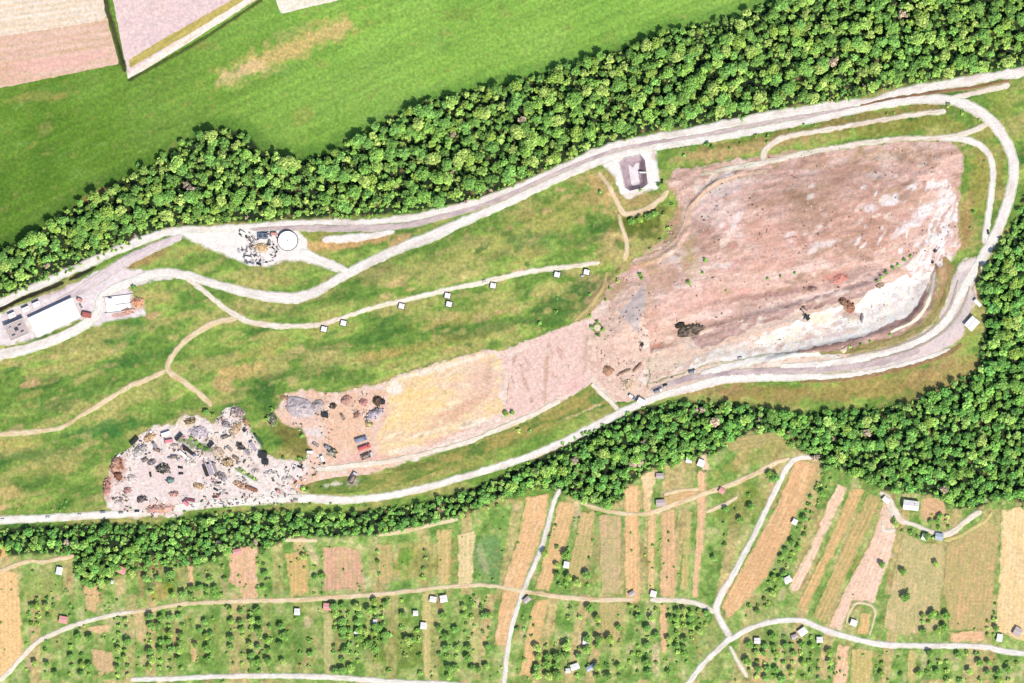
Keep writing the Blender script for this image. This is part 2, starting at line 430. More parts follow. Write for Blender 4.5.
# ------------------------------------------------------------------ the ground sheet, out to the horizon
def build_ground():
    far = np.array([60, 160, 340, 700, 1500, 3500, 9000, 20000.0])
    xs = np.concatenate([gu[0] - far[::-1], gu, gu[-1] + far]); ys = np.concatenate([gv[0] - far[::-1], gv, gv[-1] + far])
    U_, V_ = np.meshgrid(xs, ys)
    zz = Z(U_, V_)
    out = np.maximum(np.maximum(gu[0] - U_, U_ - gu[-1]), np.maximum(gv[0] - V_, V_ - gv[-1]))
    zz = np.where(out > 0, zz * np.exp(-out / 300.0), zz)
    nx, ny = len(xs), len(ys)
    I = np.arange(nx * ny).reshape(ny, nx)
    F = np.stack([I[1:, :-1].ravel(), I[1:, 1:].ravel(), I[:-1, 1:].ravel(), I[:-1, :-1].ravel()], 1)
    X, Y = XY(U_, V_)
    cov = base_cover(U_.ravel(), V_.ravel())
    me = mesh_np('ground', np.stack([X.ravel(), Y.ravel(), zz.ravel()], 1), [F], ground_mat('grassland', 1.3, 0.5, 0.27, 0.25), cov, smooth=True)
    tag(link('ground', me), kind='structure')


build_ground()

LAYER = [0.10]


def region(name, f, bbox, colfn, mat, lift=None, relief=0.0, rscale=5.0, seed=1, kind='structure', label=None, cat=None, group=None, parent=None):
    """a draped sheet over the ground where f(u, v) > 0, cut on the common lattice so that it lies on the ground everywhere"""
    if lift is None:
        LAYER[0] += 0.006
        lift = LAYER[0]
    u0, v0, u1, v1 = bbox
    i0, i1 = max(NU0, int(u0 / G) - 3), min(NU1, int(u1 / G) + 3); j0, j1 = max(NV0, int(v0 / G) - 3), min(NV1, int(v1 / G) + 3)
    us = np.arange(i0, i1 + 1) * G; vs = np.arange(j0, j1 + 1) * G
    U_, V_ = np.meshgrid(us, vs)
    D = f(U_, V_)
    D = np.where(np.abs(D) < 1e-4, 1e-4, D)
    ny, nx = D.shape
    ins = D > 0
    full = ins[:-1, :-1] & ins[:-1, 1:] & ins[1:, :-1] & ins[1:, 1:]
    any_ = ins[:-1, :-1] | ins[:-1, 1:] | ins[1:, :-1] | ins[1:, 1:]
    vid = -np.ones(D.shape, int)
    vid[ins] = np.arange(ins.sum())
    pu = list(U_[ins]); pv = list(V_[ins]); pd = list(D[ins])
    jj, ii = np.nonzero(full)
    Q = np.stack([vid[jj + 1, ii], vid[jj + 1, ii + 1], vid[jj, ii + 1], vid[jj, ii]], 1)
    cache = {}
    tri = []

    def cut(a, b):
        k = (a, b) if a < b else (b, a)
        if k not in cache:
            da, db = D[k[0]], D[k[1]]
            t = da / (da - db)
            cache[k] = len(pu)
            pu.append(U_[k[0]] * (1 - t) + U_[k[1]] * t); pv.append(V_[k[0]] * (1 - t) + V_[k[1]] * t); pd.append(0.0)
        return cache[k]
    jj, ii = np.nonzero(any_ & ~full)
    for j, i in zip(jj, ii):
        ring = [(j + 1, i), (j + 1, i + 1), (j, i + 1), (j, i)]
        poly = []
        for k in range(4):
            a, b = ring[k], ring[(k + 1) % 4]
            if ins[a]: poly.append(vid[a])
            if ins[a] != ins[b]: poly.append(cut(a, b))
        for k in range(1, len(poly) - 1):
            tri.append((poly[0], poly[k], poly[k + 1]))
    if not pu:
        return None
    pu = np.array(pu); pv = np.array(pv); pd = np.array(pd)
    z = Z(pu, pv) + lift
    if False:
        z = z + relief * np.clip(fbm(pu, pv, rscale, seed, 3) - 0.25, 0, 1) * sstep(0, 4, pd)
    X, Y = XY(pu, pv)
    fs = [Q] if len(Q) else []
    if tri: fs.append(np.array(tri))
    me = mesh_np(name, np.stack([X, Y, z], 1), fs, mat, colfn(pu, pv), smooth=True)
    o = link(name, me, parent)
    tag(o, label, cat, group, kind)
    return o


CELLS = [(336, 392), (388, 380), (398, 374), (484, 349), (500, 350), (586, 318), (604, 298), (650, 330), (650, 390), (612, 404), (596, 384), (562, 402), (520, 422), (480, 439), (430, 457), (376, 472), (330, 484), (300, 495), (268, 502), (246, 476), (270, 458), (306, 460), (312, 446), (334, 440)]


def patch(name, P, cols, s=6, seed=1, rag=3.0, ragscale=6.0, ang=None, stretch=3.0, contrast=1.8, spotlist=None, mat=None, rows=None, relief=0.0, rscale=5, fade=2.5, **kw):
    def f(u, v):
        return sdpoly(P, u, v) + rag * (fbm(u, v, ragscale, seed + 5, 3) - 0.5) * 2

    def col(u, v):
        c = pal(u, v, cols, s, seed, 4, ang, stretch, contrast)
        if rows:
            (ra, rp, rc, rs) = rows     # direction, spacing, colour, strength
            t = (-u * math.sin(R(ra)) + v * math.cos(R(ra))) / rp + 0.25 * fbm(u, v, 12, seed + 9, 2)
            c = mix(c, rc, rs * (0.5 + 0.5 * np.sin(t * 2 * math.pi)) * (0.4 + 0.9 * fbm(u, v, 9, seed + 3, 2)))
        if spotlist:
            c = spots(u, v, None, spotlist, c, rag=5)
        if fade:
            e = f(u, v)
            t = (1 - sstep(0, fade, e + 2.0 * fade * (fbm(u, v, 4, seed + 70, 3) - 0.5)))
            m = (t > 0.01) & ((sdpoly(LANDFILL, u, v) < 1) | (name == 'landfill_surface')) & ((sdpoly(CELLS, u, v) < 1) | (name == 'pale_earth'))
            if m.any():
                c[m] = mix(c[m], base_cover(u[m], v[m]), 0.85 * t[m])
        return c
    return region(name, f, bb(P), col, mat or ground_mat('bare_earth', 0.9, 0.4, 0.22, 0.5), relief=relief, rscale=rscale, seed=seed, **kw)


GRAVEL = ground_mat('crushed_stone', 0.8, 0.35, 0.12, 0.3)
EARTH = ground_mat('bare_earth', 0.9, 0.4, 0.2, 0.4)
ROUGH = ground_mat('rough_fill', 1.1, 0.45, 0.17, 0.45)
FIELD = ground_mat('ploughed_earth', 1.3, 0.5, 0.16, 0.3)

# ------------------------------------------------------------------ fields in the north-west corner
patch('farm_field', [(-50, -40), (103, -40), (104, 0), (107, 16), (103, 20), (60, 28), (0, 36), (-50, 42)], [C(242, 214, 186), C(250, 232, 216), C(244, 220, 196)], 7, 3, 0.8, fade=0, ang=-8, stretch=8, contrast=2, mat=FIELD,
      rows=(-8, 5.5, C(216, 196, 150), 0.5))
patch('farm_field', [(-50, 42), (0, 36), (60, 28), (103, 20), (107, 17), (119, 64), (60, 76), (0, 88), (-50, 96)], [C(228, 184, 160), C(238, 202, 182), C(232, 190, 172)], 8, 4, 0.7, fade=0, ang=-9, stretch=8, contrast=2, mat=FIELD,
      rows=(-9, 7.5, C(206, 176, 132), 0.55), spotlist=[(60, 62, 60, 8, -9, C(238, 190, 176), 0.8)])
patch('farm_field', [(113, -40), (300, -40), (252, 0), (230, 12), (128, 79), (113, 0)], [C(240, 212, 204), C(236, 208, 208), C(244, 220, 212)], 9, 5, 0.7, fade=0, ang=-33, stretch=7, contrast=1.6, mat=FIELD,
      rows=(-33, 4, C(228, 200, 186), 0.4))
patch('field_margin', [(270, -30), (285, -30), (240, 4), (130, 68), (129, 60), (165, 38), (232, 0)], [C(178, 172, 88), C(206, 184, 106), C(170, 166, 76)], 5, 6, 0.7, fade=0, ang=-33, stretch=5, mat=FIELD)
patch('field_margin', [(300, -30), (256, 0), (190, 42), (128, 80), (127, 74), (170, 46), (238, 4), (286, -30)], [C(240, 208, 170), C(252, 240, 226), C(250, 236, 220)], 4, 7, 0.5, fade=0, ang=-33, stretch=6, mat=FIELD)
patch('farm_field', [(272, -40), (276, 0), (281, 14), (310, 7), (340, 0), (400, -40)], [C(238, 226, 200), C(250, 242, 226)], 7, 8, 0.5, fade=0, mat=FIELD)

# ------------------------------------------------------------------ landfill and yards
LF_SPOTS = [
    (820, 190, 90, 34, -8, C(196, 152, 132), 0.6), (860, 230, 60, 30, -20, C(200, 150, 128), 0.55), (805, 215, 30, 26, 0, C(176, 140, 116), 0.5), (770, 235, 34, 18, 10, C(214, 160, 140), 0.5),
    (720, 205, 24, 30, 20, C(238, 206, 196), 0.8), (715, 185, 24, 10, -20, C(244, 226, 214), 0.8), (760, 262, 40, 14, -10, C(228, 178, 158), 0.5), (880, 155, 60, 8, -3, C(206, 170, 130), 0.5),
    (935, 185, 14, 5, -10, C(248, 236, 232), 0.8), (890, 200, 14, 6, -10, C(250, 240, 238), 0.85), (905, 228, 20, 5, -40, C(246, 228, 224), 0.7), (920, 215, 26, 8, -45, C(250, 240, 238), 0.8),
    (938, 225, 26, 8, -65, C(253, 248, 248), 0.9), (943, 200, 18, 7, -80, C(250, 240, 240), 0.8), (928, 245, 12, 6, -50, C(252, 245, 244), 0.9), (672, 226, 9, 26, 20, C(156, 138, 84), 0.65), (650, 262, 22, 7, -30, C(182, 150, 100), 0.6), (612, 300, 9, 22, 32, C(176, 156, 100), 0.55), (664, 196, 12, 22, 10, C(190, 160, 108), 0.7), (648, 246, 20, 12, -30, C(208, 168, 128), 0.6), (676, 215, 8, 16, 10, C(200, 160, 124), 0.6), (870, 208, 8, 5, 0, C(246, 232, 228), 0.7),
    (942, 258, 14, 10, 0, C(252, 244, 240), 0.8), (915, 264, 16, 8, -20, C(246, 222, 212), 0.8), (890, 246, 12, 6, 0, C(226, 180, 160), 0.6),
    (840, 160, 12, 4, -10, C(244, 214, 204), 0.6), (810, 172, 16, 4, -8, C(238, 210, 200), 0.6), (770, 180, 16, 4, -8, C(240, 206, 196), 0.5),
    (660, 275, 26, 18, 0, C(226, 182, 152), 0.6), (640, 300, 14, 20, 30, C(224, 192, 158), 0.6), (700, 300, 50, 14, -12, C(222, 176, 160), 0.7), (670, 330, 40, 14, -14, C(224, 186, 160), 0.6),
    (650, 350, 30, 5, -14, C(186, 122, 92), 0.7), (760, 300, 60, 5, -12, C(198, 168, 156), 0.6), (790, 290, 50, 5, -8, C(190, 150, 138), 0.6), (770, 312, 50, 5, -14, C(222, 196, 184), 0.6),
    (688, 262, 12, 20, 0, C(198, 176, 106), 0.35), (690, 250, 6, 22, 5, C(186, 166, 96), 0.4), (835, 278, 14, 6, 0, C(212, 138, 122), 0.7), (828, 248, 60, 3, -25, C(170, 140, 100), 0.4),
    (700, 345, 40, 8, -12, C(234, 208, 184), 0.7), (610, 345, 16, 20, 0, C(238, 204, 186), 0.7), (620, 330, 10, 16, 10, C(236, 206, 190), 0.6), (665, 205, 10, 12, 0, C(222, 172, 150), 0.6),
    (800, 200, 14, 8, 0, C(160, 138, 110), 0.45), (850, 250, 16, 8, 0, C(168, 138, 114), 0.4), (780, 215, 10, 14, 0, C(196, 162, 150), 0.4), (910, 170, 24, 6, -4, C(226, 180, 164), 0.5)]
LF_SPOTS += [(770, 294, 60, 4, -9, C(176, 136, 124), 0.75), (850, 277, 30, 6, -24, C(170, 140, 130), 0.7), (720, 322, 60, 4, -12, C(190, 150, 134), 0.6), (800, 300, 50, 3, -9, C(246, 222, 208), 0.6), (700, 318, 34, 3, -10, C(244, 216, 204), 0.5), (660, 322, 16, 4, -10, C(240, 206, 190), 0.6), (765, 308, 40, 4, -12, C(196, 166, 160), 0.6)]
LF_SPOTS += litter(LANDFILL, 170, [PALE, C(250, 236, 230), C(186, 146, 124), C(170, 134, 108), C(206, 150, 134), C(236, 196, 178), C(190, 160, 120), C(160, 130, 110), C(226, 170, 156)], 1.2, 6, 903, -12, 22, 0.3, 0.75)
LF_SPOTS += litter([(860, 175), (955, 150), (958, 250), (900, 275), (850, 240)], 60, [WHITE, C(252, 242, 240), PALE], 0.8, 2.6, 904, -48, 22, 0.5, 0.9)
LF_SPOTS += litter([(690, 165), (740, 170), (740, 240), (700, 250)], 30, [PALE, C(246, 226, 220)], 1.5, 5, 905, -20, 40, 0.4, 0.8)
PINKS = [C(204, 166, 146), C(226, 188, 168), C(240, 204, 188), C(224, 184, 168), C(246, 216, 202)]
patch('landfill_surface', LANDFILL, PINKS, 9, 11, 5, 9, contrast=2.6, rows=(-11, 3.4, C(188, 146, 130), 0.35), spotlist=LF_SPOTS, mat=ROUGH, relief=2.2, rscale=4.5, ang=-10, stretch=2.6)
# lower bench with grey spoil
patch('landfill_bench', [(640, 352), (680, 338), (740, 322), (800, 306), (855, 290), (880, 296), (860, 312), (800, 330), (760, 345), (720, 362), (690, 378), (655, 388), (620, 392), (608, 372)],
      [C(220, 186, 166), C(236, 206, 184), C(214, 194, 178), C(230, 196, 180)], 7, 12, 4, 7, fade=0, mat=ROUGH, relief=1.2, ang=-12, contrast=2.2,
      spotlist=litter([(670, 372), (720, 350), (800, 318), (850, 305), (840, 330), (760, 350), (720, 372)], 60, [WHITE, C(250, 240, 226), C(254, 250, 246)], 1.5, 5, 907, -14, 20, 0.6, 0.95) + [(730, 350, 40, 6, -12, C(212, 200, 186), 0.6), (810, 296, 50, 6, -10, C(186, 140, 130), 0.7), (865, 280, 20, 6, -35, C(184, 158, 150), 0.85), (880, 272, 16, 5, -35, C(196, 170, 160), 0.8),
                (650, 348, 24, 5, -12, C(188, 122, 92), 0.7), (700, 372, 50, 5, -8, C(248, 236, 226), 0.7), (660, 365, 30, 8, -10, C(238, 214, 188), 0.6)])
patch('white_spoil', [(700, 366), (735, 352), (760, 338), (790, 325), (805, 316), (830, 308), (858, 305), (868, 292), (890, 283), (908, 272), (926, 270), (940, 262), (932, 284), (922, 306), (908, 322), (882, 332), (862, 338), (822, 350), (772, 358), (736, 367)],
      [C(230, 212, 200), C(250, 244, 238), C(252, 246, 242), C(248, 236, 214), C(254, 250, 248)], 6, 13, 3, 6, fade=0, mat=GRAVEL, relief=0.6, contrast=2.4,
      spotlist=litter([(700, 366), (760, 338), (800, 322), (850, 305), (860, 330), (800, 350), (735, 366)], 46, [C(214, 180, 162), C(232, 206, 188), C(196, 160, 146), C(240, 222, 196)], 1.2, 4.2, 911, -16, 24, 0.5, 0.9) + litter([(860, 300), (930, 268), (920, 304), (868, 330)], 14, [C(224, 206, 204), C(236, 220, 214)], 1.0, 2.6, 912, -30, 24, 0.4, 0.7) + [(820, 318, 14, 6, 0, C(242, 224, 190), 0.7), (775, 340, 20, 5, -14, C(250, 244, 226), 0.7), (750, 345, 10, 3, 0, C(234, 200, 196), 0.6), (812, 300, 8, 5, 40, C(190, 160, 150), 0.6),
                (880, 306, 5, 2, 0, C(220, 204, 206), 0.6), (895, 296, 4, 2, 0, C(216, 200, 204), 0.6), (840, 322, 4, 3, 0, C(190, 176, 172), 0.7), (835, 335, 14, 2, -8, C(230, 190, 190), 0.5)])
patch('spoil_bank', [(768, 357), (800, 350), (840, 342), (868, 334), (888, 324), (905, 318), (918, 304), (928, 284), (934, 266), (940, 268), (940, 290), (934, 310), (922, 326), (900, 336), (870, 346), (820, 356), (780, 362)],
      [C(150, 120, 112), C(184, 150, 138), C(206, 172, 158)], 5, 14, 2, 5, fade=0, mat=ROUGH, relief=1.2, ang=-18, contrast=2.4,
      spotlist=[(870, 345, 40, 3, -14, C(150, 130, 70), 0.8), (905, 335, 14, 3, -40, C(140, 128, 66), 0.8), (820, 348, 26, 3, -8, C(150, 116, 106), 0.7), (930, 290, 4, 20, 14, C(226, 202, 176), 0.7), (843, 350, 5, 4, 0, C(250, 232, 206), 0.8)])
patch('earth_slope', [(934, 262), (946, 256), (956, 266), (950, 282), (944, 304), (932, 326), (905, 344), (860, 354), (850, 350), (895, 338), (920, 326), (932, 308), (938, 285)],
      [C(176, 150, 104), C(160, 136, 84), C(196, 160, 124)], 5, 15, 1.5, 5, mat=EARTH, relief=0.5)
patch('earth_verge', [(636, 398), (648, 384), (700, 366), (770, 354), (850, 350), (900, 342), (936, 322), (950, 296), (954, 270), (962, 258), (985, 256), (978, 300), (958, 345), (915, 362), (850, 374), (760, 379), (700, 387), (650, 400)],
      [C(240, 214, 196), C(230, 200, 182), C(246, 228, 214)], 6, 29, 2, 6, mat=ROUGH, relief=0.2, ang=-12, contrast=2.2,
      spotlist=[(880, 348, 40, 2.5, -16, C(160, 146, 84), 0.7), (920, 330, 16, 3, -45, C(150, 136, 76), 0.7), (760, 362, 50, 3, -8, C(206, 176, 166), 0.7), (700, 376, 40, 3, -14, C(196, 176, 176), 0.6)])
# pale active cells in the west
patch('pale_earth', CELLS, [C(232, 200, 184), C(244, 220, 204), C(238, 208, 190), C(250, 234, 222)], 6, 37, 3, 6, mat=ROUGH, contrast=2.4, ang=-20, spotlist=litter(CELLS, 70, [PALE, WHITE, C(206, 170, 146), C(226, 186, 166), C(180, 160, 110)], 1.2, 4, 906, -24, 20, 0.4, 0.8))
patch('sand_cell', [(386, 384), (398, 378), (440, 364), (484, 352), (498, 356), (504, 372), (500, 396), (504, 412), (470, 428), (430, 446), (396, 458), (376, 456), (374, 440), (388, 418), (386, 400)],
      [C(242, 208, 152), C(248, 222, 172), C(238, 202, 166), C(250, 230, 192)], 6, 16, 3.5, 6, mat=ROUGH, relief=0.9, contrast=2.2, ang=-20,
      spotlist=litter([(390, 385), (480, 355), (500, 400), (400, 450)], 40, [C(250, 236, 206), C(226, 184, 140), C(236, 190, 170), C(206, 164, 124)], 0.9, 3, 909, -20, 18, 0.4, 0.8) + [(415, 405, 34, 24, -10, C(252, 218, 150), 0.6), (478, 385, 26, 34, 10, C(242, 208, 188), 0.6), (460, 410, 36, 8, -26, C(228, 182, 150), 0.75), (480, 385, 14, 16, 0, C(232, 190, 166), 0.6), (440, 440, 50, 5, -20, C(234, 188, 168), 0.8), (470, 424, 24, 4, -14, C(250, 238, 216), 0.85),
                (396, 390, 8, 8, 0, C(252, 244, 232), 0.8), (440, 368, 50, 3, -16, C(252, 240, 218), 0.7), (488, 372, 4, 18, 10, C(206, 168, 140), 0.5), (465, 424, 10, 2, -14, C(190, 160, 130), 0.6), (410, 450, 24, 4, -16, C(250, 234, 216), 0.6)])
patch('earth_cell', [(500, 356), (516, 346), (540, 336), (566, 326), (586, 321), (594, 332), (592, 352), (590, 380), (572, 396), (548, 408), (520, 420), (504, 414), (506, 396), (510, 380)],
      [C(234, 194, 178), C(244, 210, 198), C(236, 200, 184), C(248, 222, 210)], 6, 17, 2.0, 7, mat=ROUGH, relief=0.35, contrast=1.5,
      spotlist=litter([(505, 356), (585, 325), (590, 380), (520, 415)], 30, [C(206, 160, 144), C(252, 230, 220), C(190, 150, 124)], 0.8, 2.2, 910, 80, 22, 0.4, 0.7, (2, 7)) + [(546, 372, 2.5, 30, 3, C(198, 160, 130), 0.6), (506, 390, 3, 24, 6, C(176, 150, 100), 0.6), (520, 350, 16, 3, -25, C(248, 226, 212), 0.7), (586, 350, 3, 26, 2, C(190, 162, 130), 0.5), (560, 400, 26, 3, -28, C(246, 222, 206), 0.7),
                (575, 385, 12, 10, -30, C(244, 196, 190), 0.6)])
patch('earth_track_fan', [(590, 330), (612, 300), (630, 285), (646, 286), (644, 312), (640, 340), (648, 356), (640, 380), (652, 392), (630, 403), (612, 400), (592, 384), (588, 352)],
      [C(230, 196, 174), C(242, 214, 194), C(222, 184, 164), C(240, 206, 190)], 6, 18, 3, 6, fade=0, mat=ROUGH, relief=0.5, contrast=2.2,
      spotlist=[(600, 388, 18, 3, 45, C(246, 226, 212), 0.7), (597, 330, 4, 6, 0, C(120, 130, 70), 0.0), (630, 388, 16, 10, 20, C(240, 214, 190), 0.6)])
patch('grey_bench', [(690, 338), (720, 326), (760, 314), (800, 303), (845, 288), (872, 270), (886, 268), (880, 282), (860, 297), (810, 310), (770, 322), (735, 336), (700, 350)], [C(186, 154, 146), C(204, 172, 162), C(172, 138, 126), C(216, 184, 172)], 5, 38, 3.5, 6, fade=0, mat=ROUGH, ang=-14, contrast=2.6,
      spotlist=litter([(690, 338), (800, 300), (880, 268), (860, 300), (735, 338)], 30, [PALE, C(150, 116, 104), C(244, 226, 214)], 1, 3, 908, -16, 14, 0.5, 0.8))
patch('broken_cut_face', [(948, 186), (957, 200), (956, 226), (954, 244), (942, 262), (924, 274), (906, 276), (914, 262), (926, 244), (932, 222), (940, 202)], [C(212, 176, 160), C(244, 228, 220), C(252, 246, 244), C(228, 196, 184)], 3.6, 39, 5, 5, fade=0, mat=ROUGH, ang=-60, contrast=3)
patch('grey_ramp', [(645, 284), (646, 300), (641, 318), (638, 334), (630, 326), (620, 312), (632, 298)], [C(206, 190, 184), C(214, 196, 192)], 8, 19, 0.8, 5, mat=GRAVEL)
patch('grass_islet', [(592, 383), (612, 405), (590, 410), (560, 422), (530, 438), (508, 446), (480, 456), (430, 468), (400, 474), (380, 470), (430, 458), (480, 440), (520, 424), (560, 404)],
      [C(100, 128, 56), C(140, 146, 70), C(180, 160, 92), C(120, 146, 62)], 7, 20, 2.5, 6, ang=-22, contrast=2.2, mat=ground_mat('grassland'),
      spotlist=[(596, 398, 10, 8, 0, C(96, 140, 60), 0.7), (580, 414, 26, 2.5, -24, C(232, 200, 160), 0.8), (410, 468, 40, 4, -12, C(84, 104, 44), 0.6)])
# scrapyard and the sorting yard
ISLET2 = [(299, 489), (309, 483), (330, 478), (350, 476), (382, 474), (432, 466), (470, 458), (440, 470), (400, 485), (350, 493), (312, 494)]
YARD = [(106, 508), (104, 490), (108, 468), (114, 456), (130, 447), (142, 432), (158, 424), (172, 424), (184, 414), (200, 416), (214, 422), (222, 410), (236, 406), (246, 418), (256, 436), (268, 456), (300, 462), (318, 468),
        (318, 478), (306, 484), (298, 492), (310, 500), (280, 504), (190, 510), (178, 518), (130, 518)]
patch('scrapyard_ground', YARD, [C(234, 214, 208), C(246, 232, 224), C(240, 218, 208), C(252, 242, 234), C(224, 202, 194)], 5, 22, 3, 6, mat=ROUGH, relief=0.35, rscale=3, contrast=2.4,
      spotlist=[(165, 475, 40, 22, 0, C(238, 214, 208), 0.6), (230, 450, 24, 20, 30, C(244, 224, 200), 0.5), (285, 475, 26, 10, 0, C(252, 240, 232), 0.6), (118, 470, 9, 16, 10, C(196, 146, 116), 0.6), (108, 488, 5, 14, 0, C(214, 150, 140), 0.6),
                (198, 446, 22, 5, 18, C(110, 134, 74), 0.85), (247, 475, 13, 3, 32, C(122, 136, 70), 0.9), (160, 508, 24, 6, 0, C(228, 178, 160), 0.6), (250, 440, 4, 18, -30, C(250, 240, 226), 0.7), (184, 422, 14, 6, 20, C(232, 216, 176), 0.6),
                (240, 410, 8, 5, 0, C(190, 160, 140), 0.6), (140, 450, 8, 5, 0, C(250, 244, 238), 0.7), (246, 478, 14, 2, 30, C(252, 250, 240), 0.8)])
patch('sorting_yard_ground', [(280, 402), (286, 392), (310, 388), (340, 394), (352, 388), (376, 388), (388, 394), (390, 412), (376, 434), (378, 456), (420, 452), (400, 462), (376, 474), (330, 482), (308, 488), (300, 494), (290, 484), (306, 472), (310, 462), (308, 450), (306, 440), (302, 430), (284, 424), (272, 412)],
      [C(232, 192, 160), C(240, 200, 176), C(238, 204, 182), C(248, 222, 206)], 7, 23, 3, 6, mat=ROUGH, relief=0.3, contrast=2.0,
      spotlist=[(345, 430, 26, 24, 0, C(240, 196, 160), 0.7), (360, 460, 30, 8, -14, C(238, 186, 176), 0.6), (300, 408, 22, 14, 10, C(212, 196, 192), 0.5), (314, 432, 12, 5, 10, C(236, 226, 226), 0.7), (285, 412, 10, 5, 0, C(238, 206, 176), 0.6)])
patch('grass_islet', ISLET2, [C(96, 128, 54), C(130, 146, 66), C(168, 160, 90)], 6, 41, 1.2, 5, ang=-14, contrast=2.2, mat=ground_mat('grassland'), fade=0, spotlist=[(335, 484, 10, 2.5, -6, C(232, 222, 200), 0.8), (352, 480, 6, 7, 10, C(206, 186, 180), 0.6), (306, 488, 6, 3, 0, C(60, 84, 36), 0.7)])
# lorry yard by the tank, hall yard, basin pad, junction at the wheel wash
patch('tank_yard_ground', [(170, 234), (182, 230), (236, 226), (266, 223), (296, 226), (306, 238), (310, 252), (326, 260), (350, 268), (356, 274), (346, 276), (322, 268), (300, 262), (284, 262), (268, 268), (250, 266), (228, 258), (206, 249), (188, 240)],
      [C(250, 240, 232), C(254, 248, 240), C(248, 236, 230)], 8, 24, 1.6, 5, mat=GRAVEL, contrast=2,
      spotlist=[(262, 247, 9, 5, 0, C(224, 190, 140), 0.8), (250, 240, 5, 8, 0, C(220, 206, 196), 0.6), (255, 262, 12, 3, 0, C(210, 204, 204), 0.6), (340, 268, 12, 3, 25, C(240, 220, 216), 0.6), (276, 250, 6, 5, 0, C(230, 226, 226), 0.6)])
patch('hall_yard_ground', [(-40, 345), (-40, 318), (0, 313), (40, 296), (78, 281), (96, 270), (120, 266), (150, 270), (186, 270), (176, 279), (160, 281), (142, 285), (130, 287), (134, 296), (146, 300), (146, 316), (124, 320), (108, 322), (96, 328), (84, 326), (80, 320), (30, 342), (8, 346)],
      [C(238, 222, 222), C(248, 236, 232), C(234, 216, 218), C(250, 244, 240)], 7, 25, 1.6, 5, mat=GRAVEL, contrast=2.2,
      spotlist=[(92, 286, 20, 8, -24, C(226, 210, 214), 0.7), (55, 292, 34, 4, -24, C(216, 186, 196), 0.7), (96, 276, 14, 4, -30, C(228, 200, 200), 0.6), (138, 303, 10, 8, -10, C(226, 176, 136), 0.85), (122, 314, 14, 3, -8, C(200, 146, 130), 0.7),
                (86, 314, 6, 4, 20, C(190, 130, 120), 0.6), (106, 300, 12, 6, 0, C(252, 246, 242), 0.7)])
patch('lawn_strip', [(4, 347), (34, 341), (60, 330), (84, 319), (86, 323), (60, 336), (36, 346), (4, 352)], [C(92, 118, 56), C(130, 146, 76), C(110, 128, 60)], 5, 26, 1, 4, mat=ground_mat('grassland'))
patch('basin_pad', [(598, 160), (612, 152), (640, 148), (657, 150), (659, 172), (660, 188), (648, 193), (628, 200), (620, 194), (613, 176), (604, 168)], [C(250, 240, 230), C(255, 250, 246)], 7, 27, 1, 5, mat=GRAVEL,
      spotlist=[(653, 156, 5, 5, 0, C(222, 190, 170), 0.7), (640, 193, 18, 3, -8, C(236, 214, 190), 0.6)])
patch('bend_asphalt', [(958, 262), (972, 258), (984, 256), (980, 270), (974, 288), (976, 300), (968, 318), (964, 336), (950, 348), (925, 360), (890, 370), (850, 376), (848, 362), (890, 352), (920, 338), (938, 320), (946, 296), (952, 278)],
      [C(224, 206, 202), C(238, 218, 212), C(214, 198, 196)], 6, 28, 1.2, 5, ang=-60, stretch=5, mat=GRAVEL, contrast=2,
      spotlist=[(975, 285, 6, 18, 14, C(214, 200, 204), 0.7), (955, 320, 5, 20, 34, C(206, 192, 190), 0.6), (968, 266, 12, 4, -20, C(246, 236, 228), 0.7), (960, 340, 14, 6, -30, C(240, 212, 204), 0.6)])

